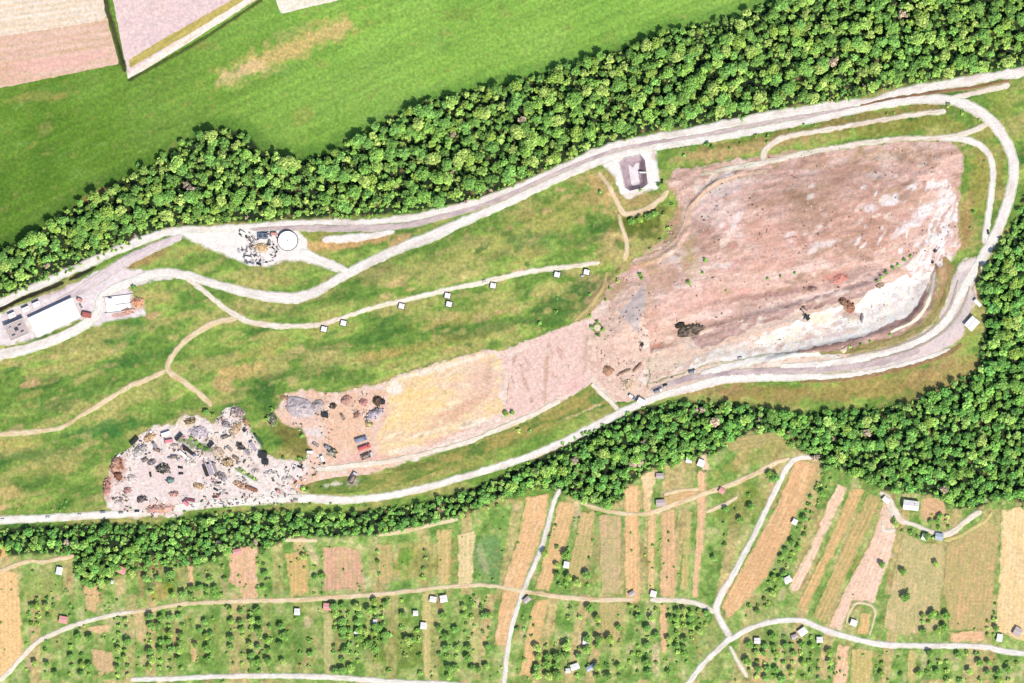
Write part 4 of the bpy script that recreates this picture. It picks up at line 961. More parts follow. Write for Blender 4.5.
def scatter(P, spacing, rg, margin=2.0, keep=None):
    u0, v0, u1, v1 = bb(P, 0)
    u0 = max(u0, -30); u1 = min(u1, 1056); v0 = max(v0, -24); v1 = min(v1, 706)
    du = spacing; dv = spacing * 0.87
    jj, ii = np.mgrid[0:int((v1 - v0) / dv) + 1, 0:int((u1 - u0) / du) + 1]
    u = u0 + (ii + 0.5 * (jj % 2)) * du + rg.uniform(-0.36, 0.36, ii.shape) * spacing
    v = v0 + jj * dv + rg.uniform(-0.36, 0.36, ii.shape) * spacing
    u = u.ravel(); v = v.ravel()
    ok = sdpoly(P, u, v) > margin + 2.5 * (fbm(u, v, 12, 5, 2) - 0.5) * 2
    return u[ok], v[ok]


NAMED_PLACES = [
    (20, 270, 'the west end of the north wood'), (150, 200, 'the north wood near the tank yard'), (230, 165, 'the north wood bulge'), (288, 205, 'the north wood above the round tank'),
    (400, 160, 'the rising north wood'), (500, 130, 'the middle of the north wood'), (610, 100, 'the north wood above the basin'), (720, 75, 'the north wood above the landfill'),
    (830, 50, 'the broad north wood'), (960, 40, 'the top right wood corner')]


def place_name(u, v, lst):
    return min(lst, key=lambda p: (p[0] - u) ** 2 + (p[1] - v) ** 2)[2]


S_PLACES = [(1005, 260, 'the east wood by the loop'), (1000, 360, 'the east wood behind the hut'), (1000, 450, 'the wood by the right edge'), (900, 430, 'the wood under the grassy bank'), (900, 480, 'the wood above the white house'),
            (800, 430, 'the wood above the brown field'), (700, 425, 'the wood above the narrow plots'), (620, 460, 'the wood below the site office'), (540, 480, 'the wood below the islet'), (430, 512, 'the wood below the sand cell'),
            (320, 525, 'the wood below the sorting yard'), (200, 540, 'the wood below the scrapyard'), (60, 540, 'the far western wood belt')]

TR = []
for (P, sp, which) in ((WOOD_N, 9.3, 0), (WOOD_S, 8.2, 1)):
    rg = np.random.default_rng(21 + which)
    u, v = scatter(P, sp, rg, 1.0)
    # small clearings
    hole = fbm(u, v, 13, 44 + which, 2)
    keep = (hole > 0.20) & (u > -28) & (u < 1052) & (v > -22)
    u = u[keep]; v = v[keep]
    n = len(u)
    rr = (5.1 if which == 0 else 4.2) * (0.66 + 0.8 * rg.random(n) ** 1.8)
    if which == 1:
        rr *= np.where(u < 480, 0.86, 1.0) * np.where((u > 960) & (v < 420), 1.1, 1.0)
    for S in ROADLINES[:6] + ROADLINES[7:9]:
        c = S[:, :2]
        dd = np.sqrt(((np.stack([u, v], 1)[:, None, :] - c[None, ::2]) ** 2).sum(2)).min(1)
        rr = np.where(dd < rr + (7.5 if which else 3.5), 0, rr)
    edge = sdpoly(P, u, v)
    rr *= np.where(edge < 4, 0.8, 1.0)
    TR += [(u[i], v[i], rr[i], which) for i in range(n) if rr[i] > 0]
# understorey shrubs fill the gaps
rg = np.random.default_rng(5)
UND = []
for (P, which) in ((WOOD_N, 0), (WOOD_S, 1)):
    u, v = scatter(P, 5.0, rg, 0.5)
    m = rg.random(len(u)) < 0.8
    UND += [(a, b, r_, which) for a, b, r_ in zip(u[m], v[m], rg.uniform(1.5, 2.6, m.sum()))]
inview = lambda t: 4 < t[0] < 1020 and 4 < t[1] < 679
order = sorted([t for t in TR if inview(t)], key=lambda t: -t[2])
big = order[:290]
bigset = set(id(t) for t in big)
for i, t in enumerate(big):
    where = place_name(t[0], t[1], S_PLACES if t[3] else NAMED_PLACES)
    tone = (i * 5 + int(t[0])) % 16
    hue = {0: 'mid green', 1: 'green', 2: 'pale green', 3: 'dark green', 4: 'yellow-green', 5: 'bluish green', 6: 'bright yellow-green', 7: 'deep green'}[tone % 8]
    where_l = where.replace('the north wood', 'north wood')
    ctr = [p for p in (S_PLACES if t[3] else NAMED_PLACES) if p[2] == where][0]
    side = ('northern' if t[1] < ctr[1] - 4 else 'southern' if t[1] > ctr[1] + 4 else 'middle')
    side2 = ('western' if t[0] < ctr[0] - 25 else 'eastern' if t[0] > ctr[0] + 25 else 'central')
    root = tree_thing('broadleaf_tree', t[0], t[1], t[2], tone, '%s %s tree, %s-%s in %s' % (hue, 'broad-crowned' if i < 145 else 'large', side.replace('ern', ''), side2.replace('ern', ''), where), 'tree', 'large broadleaf trees in ' + where, 1.15)
    root.rotation_euler.z = rng.uniform(0, 6.28)


def mass(name, items, label, cat, nvar=10, lobes=6, leaves=114, leaf=0.2, base=1.3, squash=1.15, seed=300, tonemul=1.0, blue=None):
    var = []
    for k in range(nvar):
        rg = np.random.default_rng(seed + k)
        V, F, T = crown_arrays(rg, lobes, leaves, leaf)
        V = V + np.array([0, 0, base])
        # a stem under each crown
        tv, tf = tube(0.07, 0.04, base, 4, 0, -0.1)
        F = np.concatenate([F, tf[:4] + len(V)]); V = np.concatenate([V, tv]); T = np.concatenate([T, np.full(len(tv), -1.0)])
        var.append((V, F, T))
    rg = np.random.default_rng(seed)
    VS = []; FS = []; CS = []; n = 0
    for (u, v, r, which) in items:
        V, F, T = var[rg.integers(nvar)]
        a = rg.uniform(0, 6.283); ca, sa = math.cos(a), math.sin(a)
        W = V * np.array([r, r, r * squash])
        X, Y = XY(u, v)
        W = np.stack([W[:, 0] * ca - W[:, 1] * sa + X, W[:, 0] * sa + W[:, 1] * ca + Y, W[:, 2] + float(Z(u, v))], 1)
        tone = TONES[rg.integers(8)] * rg.uniform(0.7, 1.25)
        if which == 1:
            tone = tone * np.array([0.80, 0.95, 0.95])
        if which == 0 and rg.random() < 0.01 or which == 1 and rg.random() < 0.01:
            tone = C(214, 190, 160) * 1.1
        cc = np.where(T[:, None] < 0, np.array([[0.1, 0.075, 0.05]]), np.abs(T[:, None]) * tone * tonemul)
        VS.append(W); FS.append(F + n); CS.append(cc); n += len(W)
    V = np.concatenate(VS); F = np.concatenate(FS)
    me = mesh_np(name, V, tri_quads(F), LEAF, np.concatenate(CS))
    o = link(name, me)
    return tag(o, label, cat, kind='stuff')


rest = [t for t in TR if id(t) not in bigset]
mass('woodland_canopy', [t for t in rest if t[3] == 0], 'dense broadleaf woodland belt between the green meadow and the road', 'woodland', seed=300)
mass('woodland_canopy', [t for t in rest if t[3] == 1], 'darker broadleaf woodland below and east of the landfill road', 'woodland', seed=340)
mass('undergrowth', UND, 'low shrubs filling the gaps between the woodland trees', 'undergrowth', nvar=6, lobes=4, leaves=26, leaf=0.34, base=0.55, squash=0.9, seed=380, tonemul=0.95)

# ------------------------------------------------------------------ garden trees and bushes
GT = []
rg = np.random.default_rng(77)


def orchard(P, su, sv, r, prob=0.8, jit=0.2, ang=0.0):
    u0, v0, u1, v1 = bb(P, 0)
    ca, sa = math.cos(R(ang)), math.sin(R(ang))
    cu, cv = (u0 + u1) / 2, (v0 + v1) / 2
    L = max(u1 - u0, v1 - v0)
    a = np.arange(-L, L, su); b = np.arange(-L, L, sv)
    A, B = np.meshgrid(a, b)
    A = A.ravel() + rg.uniform(-jit, jit, A.size) * su; B = B.ravel() + rg.uniform(-jit, jit, B.size) * sv
    u = cu + A * ca - B * sa; v = cv + A * sa + B * ca
    ok = (sdpoly(P, u, v) > -1) & (rg.random(len(u)) < (prob * 1.12 if prob > 0.5 else prob * 1.3))
    for x, y in zip(u[ok], v[ok]):
        GT.append((x, y, 0.98 * r * rg.uniform(0.6, 1.4)))


orchard([(26, 600), (52, 592), (54, 618), (30, 626)], 8, 8, 3.2, 0.8)
orchard([(66, 640), (90, 634), (90, 678), (62, 680)], 10, 9, 3.0, 0.85)
orchard([(112, 614), (126, 612), (128, 678), (114, 678)], 8, 8, 3.2, 0.95)
orchard([(146, 612), (186, 608), (186, 674), (146, 674)], 10, 8.5, 3.2, 0.85)
orchard([(198, 612), (214, 610), (214, 674), (198, 674)], 13, 14, 3.2, 0.8)
orchard([(230, 606), (262, 604), (262, 672), (232, 672)], 9, 8.5, 3.0, 0.8)
orchard([(146, 560), (160, 556), (158, 600), (146, 604)], 12, 10, 2.8, 0.8)
orchard([(170, 590), (225, 586), (225, 600), (170, 602)], 8, 7, 3.0, 0.7)
orchard([(258, 560), (266, 560), (268, 598), (258, 598)], 8, 8, 2.8, 0.9)
orchard([(262, 606), (290, 606), (288, 672), (262, 672)], 12, 13, 3.4, 0.7)
orchard([(292, 616), (320, 612), (320, 672), (292, 672)], 13, 12, 2.8, 0.55)
orchard([(334, 604), (362, 602), (366, 650), (352, 674), (334, 674)], 8, 8, 3.4, 0.85)
orchard([(370, 602), (388, 600), (390, 640), (378, 660), (370, 650)], 8, 8, 3.6, 0.9)
orchard([(374, 548), (382, 548), (382, 580), (374, 580)], 8, 10, 2.8, 0.8)
orchard([(418, 552), (428, 550), (430, 584), (420, 586)], 9, 9, 3.0, 0.8)
orchard([(402, 625), (418, 625), (420, 650), (404, 652)], 9, 9, 3.0, 0.5)
orchard([(436, 640), (466, 632), (492, 650), (490, 676), (440, 676)], 10, 10, 3.4, 0.6)
orchard([(464, 600), (492, 600), (488, 640), (466, 640)], 9, 9, 2.8, 0.7)
orchard([(556, 548), (575, 545), (592, 560), (594, 592), (556, 590)], 10, 9, 3.4, 0.6)
orchard([(530, 604), (538, 640), (512, 676), (510, 640)], 8, 10, 2.4, 0.3)
orchard([(562, 606), (596, 606), (600, 630), (566, 632)], 9, 9, 3.4, 0.6)
orchard([(534, 648), (560, 640), (610, 640), (626, 676), (534, 678)], 10, 9, 3.8, 0.75)
orchard([(636, 608), (656, 608), (656, 676), (632, 676)], 9, 9, 3.0, 0.75)
orchard([(670, 608), (700, 608), (716, 620), (696, 642), (670, 652)], 7.5, 7, 2.9, 0.85)
orchard([(668, 656), (690, 650), (684, 676), (668, 678)], 9, 9, 2.8, 0.5)
orchard([(824, 468), (834, 482), (810, 530), (790, 570), (762, 612), (742, 618), (768, 584), (794, 532)], 8, 7.5, 2.8, 0.9, 0.25, 26)
orchard([(740, 648), (775, 636), (830, 640), (832, 678), (745, 680)], 9, 8, 3.2, 0.75)
orchard([(880, 652), (905, 654), (905, 680), (880, 680)], 9, 9, 2.8, 0.5)
orchard([(920, 652), (1022, 656), (1022, 680), (920, 680)], 10, 9, 3.2, 0.7)
orchard([(655, 446), (700, 440), (698, 456), (655, 470)], 10, 8, 3.2, 0.8)
orchard([(730, 490), (760, 482), (764, 500), (740, 530), (712, 560), (715, 512)], 13, 13, 3.0, 0.4)
orchard([(894, 518), (940, 532), (930, 540), (896, 532)], 8, 6, 3.0, 0.7)
orchard([(925, 512), (960, 518), (950, 530), (925, 528)], 8, 6, 2.6, 0.7)
orchard([(924, 612), (950, 606), (950, 632), (922, 636)], 8, 8, 3.0, 0.7)
orchard([(30, 640), (62, 632), (62, 678), (28, 680)], 12, 11, 2.8, 0.45)
orchard([(186, 608), (232, 606), (232, 674), (186, 674)], 14, 12, 2.8, 0.4)
orchard([(388, 600), (420, 598), (420, 674), (388, 674)], 15, 14, 2.6, 0.4)
orchard([(430, 596), (500, 592), (494, 674), (432, 676)], 15, 13, 2.8, 0.4)
orchard([(160, 556), (225, 552), (225, 590), (165, 592)], 14, 12, 2.6, 0.4)
orchard([(26, 570), (80, 570), (80, 625), (30, 630)], 15, 13, 2.6, 0.4)
orchard([(300, 556), (322, 552), (322, 594), (308, 594)], 9, 9, 2.6, 0.5)
orchard([(600, 605), (640, 605), (636, 678), (600, 678)], 12, 12, 2.8, 0.4)
orchard([(880, 560), (940, 560), (940, 634), (880, 628)], 24, 22, 2.8, 0.35)
orchard([(118, 548), (140, 546), (136, 572), (98, 590), (84, 580), (82, 560)], 8, 8, 3.6, 0.7)
orchard([(988, 610), (996, 600), (998, 640), (988, 640)], 7, 8, 2.8, 0.7)
orchard([(444, 506), (500, 494), (500, 512), (450, 524)], 9, 9, 3.0, 0.3)
orchard([(480, 440), (540, 425), (600, 400), (604, 408), (545, 430), (480, 452)], 14, 10, 2.4, 0.35)
orchard([(675, 148), (760, 132), (900, 110), (900, 115), (765, 142), (678, 158)], 12, 6, 2.2, 0.35)
orchard([(870, 108), (960, 104), (990, 120), (960, 118), (870, 118)], 14, 8, 2.2, 0.3)
orchard([(480, 310), (600, 285), (602, 310), (560, 324), (500, 344)], 17, 13, 2.2, 0.2)
orchard([(966, 150), (986, 160), (980, 240), (968, 250)], 12, 16, 2.2, 0.35)
for (x, y, r_) in [(903, 572, 4), (906, 597, 5), (934, 613, 4.2), (945, 628, 4), (774, 478, 5.5), (770, 474, 4), (545, 553, 4), (567, 556, 5), (652, 618, 4), (345, 650, 4), (366, 632, 4), (378, 628, 4), (408, 641, 5), (86, 581, 4.5), (146, 578, 4.5), (158, 578, 4), (170, 574, 5),
                   (280, 645, 4), (268, 640, 4), (134, 287, 3), (648, 216, 4), (655, 214, 3.5), (640, 219, 4), (632, 222, 4), (626, 230, 3.5), (650, 208, 3), (624, 260, 3.2), (660, 143, 3), (672, 145, 3), (708, 144, 2.6), (712, 147, 2.5), (659, 185, 2.8), (693, 205, 3), (705, 260, 2.6), (688, 283, 2.8),
                   (702, 273, 1.8), (726, 291, 1.6), (767, 279, 1.8), (794, 273, 1.8), (780, 276, 1.6), (640, 275, 2.4), (642, 278, 2.2), (549, 404, 3.4), (506, 414, 3.4), (512, 413, 3.0), (592, 327, 2.5), (603, 330, 2.5), (597, 322, 2.3), (598, 335, 2.4), (618, 281, 2.3), (590, 316, 2.2),
                   (886, 272, 2.6), (892, 268, 2.4), (898, 265, 2.2), (904, 260, 2.4), (910, 256, 2.0), (881, 277, 2.2), (876, 281, 2.0), (214, 409, 3), (206, 412, 3.4), (212, 415, 3), (600, 192, 2.4), (196, 442, 2.6), (200, 446, 2.8), (206, 449, 2.6), (191, 438, 2.2), (244, 472, 2), (249, 475, 2), (254, 478, 2),
                   (240, 469, 1.8), (272, 409, 2.8), (268, 418, 2.8), (276, 424, 2.4), (302, 436, 2.6), (300, 458, 2.4), (283, 458, 2.2), (640, 190, 2), (664, 214, 2.6), (668, 228, 2.4), (660, 240, 2.2), (650, 250, 2), (672, 205, 2.2), (676, 238, 1.8), (640, 262, 2), (610, 288, 2), (606, 300, 1.8), (303, 488, 3), (308, 490, 2.4), (322, 488, 1.8), (152, 171, 4), (163, 155, 4), (182, 142, 4), (138, 165, 3), (165, 160, 3), (940, 330, 2), (850, 347, 2), (870, 341, 2), (890, 335, 2), (904, 327, 2), (860, 344, 2)]:
    GT.append((x, y, r_))
# keep bushes off the lanes
pts = np.array([g[:2] for g in GT])
dmin = np.full(len(pts), 1e9)
for S in ROADLINES:
    c = S[::2, :2]
    d = np.sqrt(((pts[:, None, :] - c[None]) ** 2).sum(2)).min(1)
    dmin = np.minimum(dmin, d)
GT = [g for g, d in zip(GT, dmin) if d > 2.2 + g[2] * 0.6 and g[0] > -10]

G_PLACES = [(40, 600, 'the far western tan field'), (78, 655, 'the brown patch below the curving lane'), (120, 645, 'the westernmost orchard row'), (165, 640, 'the orchard block above the white lane'), (205, 640, 'the open plot west of the square orchard'),
            (150, 580, 'the plots under the western wood belt'), (200, 595, 'the lane head beside the pinkish plot'), (245, 640, 'the orchard below the pinkish plot'), (262, 580, 'the hedge row east of the pinkish plot'), (275, 640, 'the plot with the small white hut'), (306, 640, 'the plot below the pink-roofed huts'),
            (346, 635, 'the dense orchard east of the pink-roofed hut'), (378, 630, 'the dark orchard in the middle gardens'), (378, 565, 'the row beside the red-brown plot'), (424, 570, 'the row above the two white sheds'), (410, 640, 'the plot south of the single white shed'), (465, 655, 'the orchard left of the steep white lane'), (478, 620, 'the orchard beside the salmon plot'),
            (574, 570, 'the orchard around the white garden shed'), (522, 640, 'the strip beside the steep white lane'), (580, 618, 'the trees under the tan lane'), (570, 660, 'the grove around the blue-white shed'), (646, 640, 'the strip between two tan plots'), (692, 630, 'the dark grove in the junction curve'), (678, 665, 'the corner below the dark grove'),
            (795, 540, 'the slanting orchard'), (780, 660, 'the gardens below the wavy white lane'), (892, 665, 'the plot under the pink strip'), (970, 666, 'the bottom right gardens'), (675, 455, 'the clump above the narrow plots'), (740, 520, 'the green plot beside the long white lane'), (915, 525, 'the house garden by the forked lane'),
            (940, 520, 'the hedge above the blue-roofed hut'), (936, 622, 'the corner of the large olive plot'), (110, 570, 'the copse by the pink-roofed shed'), (992, 625, 'the pale tan field edge'), (475, 510, 'the green below the south road'), (540, 425, 'the grassy islet north of the south road'), (790, 130, 'the terraces under the north road'), (930, 112, 'the green inside the road loop'),
            (540, 315, 'the slope below the well track'), (975, 200, 'the strip inside the eastern loop road'), (903, 585, 'the middle of the large olive plot'), (640, 220, 'the thicket below the basin'), (700, 270, 'the weedy line across the landfill'), (598, 328, 'the round pond bushes'), (892, 267, 'the green row above the white spoil'),
            (205, 440, 'the scrapyard hedge'), (248, 475, 'the green strip in the scrapyard'), (275, 420, 'the rubble by the sorting yard'), (150, 160, 'the meadow edge of the north wood'), (870, 340, 'the bank above the road bend'), (210, 410, 'the end of the tan track')]
GT.sort(key=lambda g: -g[2])
gi = [g for g in GT if 3 < g[0] < 1021 and 3 < g[1] < 680]
indiv = gi[:295]
ids = set(id(g) for g in indiv)
hue8 = ['mid green', 'green', 'pale green', 'dark green', 'yellow-green', 'bluish green', 'bright yellow-green', 'deep green']
ORD = ['largest', 'second largest', 'third largest']
seen = {}
for i, g in enumerate(indiv):
    pl = place_name(g[0], g[1], G_PLACES)
    k = seen.get(pl, 0); seen[pl] = k + 1
    kind = 'fruit tree' if g[1] > 440 else 'bush'
    dark = rng.random() < 0.35
    tn = [3, 7, 11, 15, 1, 9][i % 6] if dark else int(rng.integers(16))
    pc = [p for p in G_PLACES if p[2] == pl][0]
    sidew = ('north' if g[1] < pc[1] - 9 else 'south' if g[1] > pc[1] + 9 else 'level') + ('-west' if g[0] < pc[0] - 5 else '-east' if g[0] > pc[0] + 5 else '')
    sidew = {'level': 'in the middle', 'level-west': 'on the west', 'level-east': 'on the east', 'north': 'on the north', 'south': 'on the south'}.get(sidew, 'on the ' + sidew)
    if k < 3:
        lab = '%s rounded %s at %s' % (ORD[k], kind, pl)
    else:
        lab = '%s %s %s near %s' % (hue8[tn % 8], kind, sidew, pl)
    tree_thing('fruit_tree' if kind == 'fruit tree' else 'round_bush', g[0], g[1], g[2], tn, lab, kind, kind + 's at ' + pl, 1.0, sink=g[2] * (0.1 if kind == 'fruit tree' else 0.45))
mass('garden_shrubbery', [(g[0], g[1], g[2], 2) for g in GT if id(g) not in ids] +
     [(a, b, r_, 2) for a, b, r_ in zip(rg.uniform(0, 1024, 900), rg.uniform(500, 683, 900), rg.uniform(0.9, 1.9, 900))
      if sdpoly(WOOD_S, np.array([a]), np.array([b]))[0] < -2 and min(np.sqrt(((S[::3, :2] - (a, b)) ** 2).sum(1)).min() for S in ROADLINES) > 4 and fbm(np.array([a]), np.array([b]), 22, 8, 2)[0] > 0.45 and (a < 500 or b > 640 or fbm(np.array([a]), np.array([b]), 30, 9, 2)[0] > 0.62)],
     'low garden shrubs and vegetable rows scattered over the parcels', 'shrubbery', nvar=6, lobes=4, leaves=40, leaf=0.3, base=0.7, squash=1.0, seed=420)

# ------------------------------------------------------------------ built things
def boxes(lst):
    """(cx, cy, cz, sx, sy, sz, rz=0, topx=1, topy=1): boxes, optionally turned or narrowing upwards"""
    P = []
    for b in lst:
        cx, cy, cz, sx, sy, sz = b[:6]
        rz = b[6] if len(b) > 6 else 0; tx = b[7] if len(b) > 7 else 1; ty = b[8] if len(b) > 8 else 1
        q = np.array([(-1, -1, -1), (1, -1, -1), (1, 1, -1), (-1, 1, -1), (-tx, -ty, 1), (tx, -ty, 1), (tx, ty, 1), (-tx, ty, 1)], float) * (sx / 2, sy / 2, sz / 2)
        c, s = math.cos(R(rz)), math.sin(R(rz))
        q = np.stack([q[:, 0] * c - q[:, 1] * s + cx, q[:, 0] * s + q[:, 1] * c + cy, q[:, 2] + cz], 1)
        P.append((q, np.array([(0, 3, 2, 1), (4, 5, 6, 7), (0, 1, 5, 4), (1, 2, 6, 5), (2, 3, 7, 6), (3, 0, 4, 7)])))
    return joinVF(P)


def cyl(cx, cy, cz, r, h, n=20, axis='z', r2=None):
    a = np.arange(n) / n * 2 * np.pi
    r2 = r if r2 is None else r2
    lo = np.stack([np.cos(a) * r, np.sin(a) * r, np.full(n, -h / 2)], 1); hi = np.stack([np.cos(a) * r2, np.sin(a) * r2, np.full(n, h / 2)], 1)
    V = np.concatenate([lo, hi, [[0, 0, -h / 2]], [[0, 0, h / 2]]])
    F = [(i, (i + 1) % n, n + (i + 1) % n, n + i) for i in range(n)] + [((i + 1) % n, i, 2 * n, 2 * n) for i in range(n)] + [(n + i, n + (i + 1) % n, 2 * n + 1, 2 * n + 1) for i in range(n)]
    if axis == 'y': V = V[:, [0, 2, 1]] * (1, 1, -1)
    if axis == 'x': V = V[:, [2, 1, 0]] * (1, 1, -1)
    return V + (cx, cy, cz), np.array(F)


MC = {}


def M(key, vf, mat, cover=None):
    if key in MC:
        return MC[key]
    V, F = vf() if callable(vf) else vf
    MC[key] = mesh_np(key.split('/')[0], V, tri_quads(F), mat, cover)
    return MC[key]


def root_at(name, u, v, ang, label, cat, group=None, z=None, dz=0.0):
    o = bpy.data.objects.new(name, None)
    o.empty_display_size = 0.5
    COL.objects.link(o)
    X, Y = XY(u, v)
    o.location = (X, Y, (float(Z(u, v)) if z is None else z) + 0.5 + dz)
    o.rotation_euler = (0, 0, -R(ang))
    return tag(o, label, cat, group)


def gable(L, W, h, ridge, over=0.35):
    """two pitched slabs meeting at a ridge along x"""
    P = []
    for s in (-1, 1):
        y0 = s * (W / 2 + over); z0 = h - ridge * over / (W / 2); x = L / 2 + over; t = 0.18
        q = np.array([(-x, y0, z0), (x, y0, z0), (x, 0, h + ridge), (-x, 0, h + ridge), (-x, y0, z0 + t), (x, y0, z0 + t), (x, 0, h + ridge + t), (-x, 0, h + ridge + t)])
        f = np.array([(0, 3, 2, 1), (4, 5, 6, 7), (0, 1, 5, 4), (1, 2, 6, 5), (2, 3, 7, 6), (3, 0, 4, 7)])
        if s > 0: f = f[:, ::-1]
        P.append((q, f))
    return joinVF(P)


def walls(L, W, h, ridge):
    x, y = L / 2, W / 2
    V = np.array([(-x, -y, -1), (x, -y, -1), (x, y, -1), (-x, y, -1), (-x, -y, h), (x, -y, h), (x, y, h), (-x, y, h), (-x, 0, h + ridge), (x, 0, h + ridge)])
    F = np.array([(0, 1, 5, 4), (2, 3, 7, 6), (1, 2, 6, 5), (5, 6, 9, 9), (3, 0, 4, 7), (7, 4, 8, 8)])
    return V, F


ROOF_W = solid('white_sheet_roof', (0.40, 0.385, 0.37), 0.6, var=0.25, scale=1.2)
ROOF_P = solid('pink_tile_roof', C(244, 168, 160), 0.8)
ROOF_B = solid('blue_grey_sheet_roof', C(178, 190, 204), 0.5)
ROOF_G = solid('grey_felt_roof', C(205, 188, 184), 0.8)
WALL = solid('rendered_wall', (0.32, 0.29, 0.25), 0.9)
DOOR = solid('brown_door', (0.12, 0.07, 0.045), 0.7)
GLASS = solid('dark_glass', (0.03, 0.04, 0.05), 0.1, var=0.1)
STEEL = solid('galvanised_steel', (0.32, 0.33, 0.34), 0.4, 0.6)
CONC = solid('concrete', (0.36, 0.34, 0.32), 0.9)
RUBBER = solid('rubber', (0.02, 0.02, 0.02), 0.85)
DARK = solid('dark_steel', (0.03, 0.033, 0.04), 0.5)


def shed(name, u, v, L, W, ang, roof, label, cat='shed', h=2.4, ridge=0.6, group=None, chimney=False):
    r = root_at(name, u, v, ang, label, cat, group)
    k = '%.1f_%.1f_%.1f_%.1f' % (L, W, h, ridge)
    link('wall', M('wall/' + k, walls(L, W, h, ridge), WALL), r)
    rf = link('roof', M('roof/' + k + roof.name, gable(L, W, h, ridge), roof), r)
    link('ridge_cap', M('ridge_cap/' + k, boxes([(0, 0, h + ridge + 0.2, L + 0.8, 0.35, 0.12)]), STEEL), rf)
    dr = link('door', M('door/' + k, boxes([(L * 0.22, -W / 2 - 0.04, 1.0, 0.9, 0.08, 2.0)]), DOOR), r)
    link('handle', M('handle/' + k, boxes([(L * 0.22 + 0.3, -W / 2 - 0.12, 1.0, 0.08, 0.08, 0.16)]), STEEL), dr)
    wn = link('window', M('window/' + k, boxes([(-L * 0.2, -W / 2 - 0.03, 1.5, 0.9, 0.06, 0.7)]), GLASS), r)
    link('frame', M('frame/' + k, boxes([(-L * 0.2, -W / 2 - 0.06, 1.12, 1.1, 0.1, 0.08), (-L * 0.2, -W / 2 - 0.06, 1.88, 1.1, 0.1, 0.08)]), CONC), wn)
    if chimney:
        link('chimney', M('chimney/' + k, boxes([(L * 0.25, W * 0.15, h + ridge, 0.7, 0.7, 1.6)]), CONC), rf)
    return r


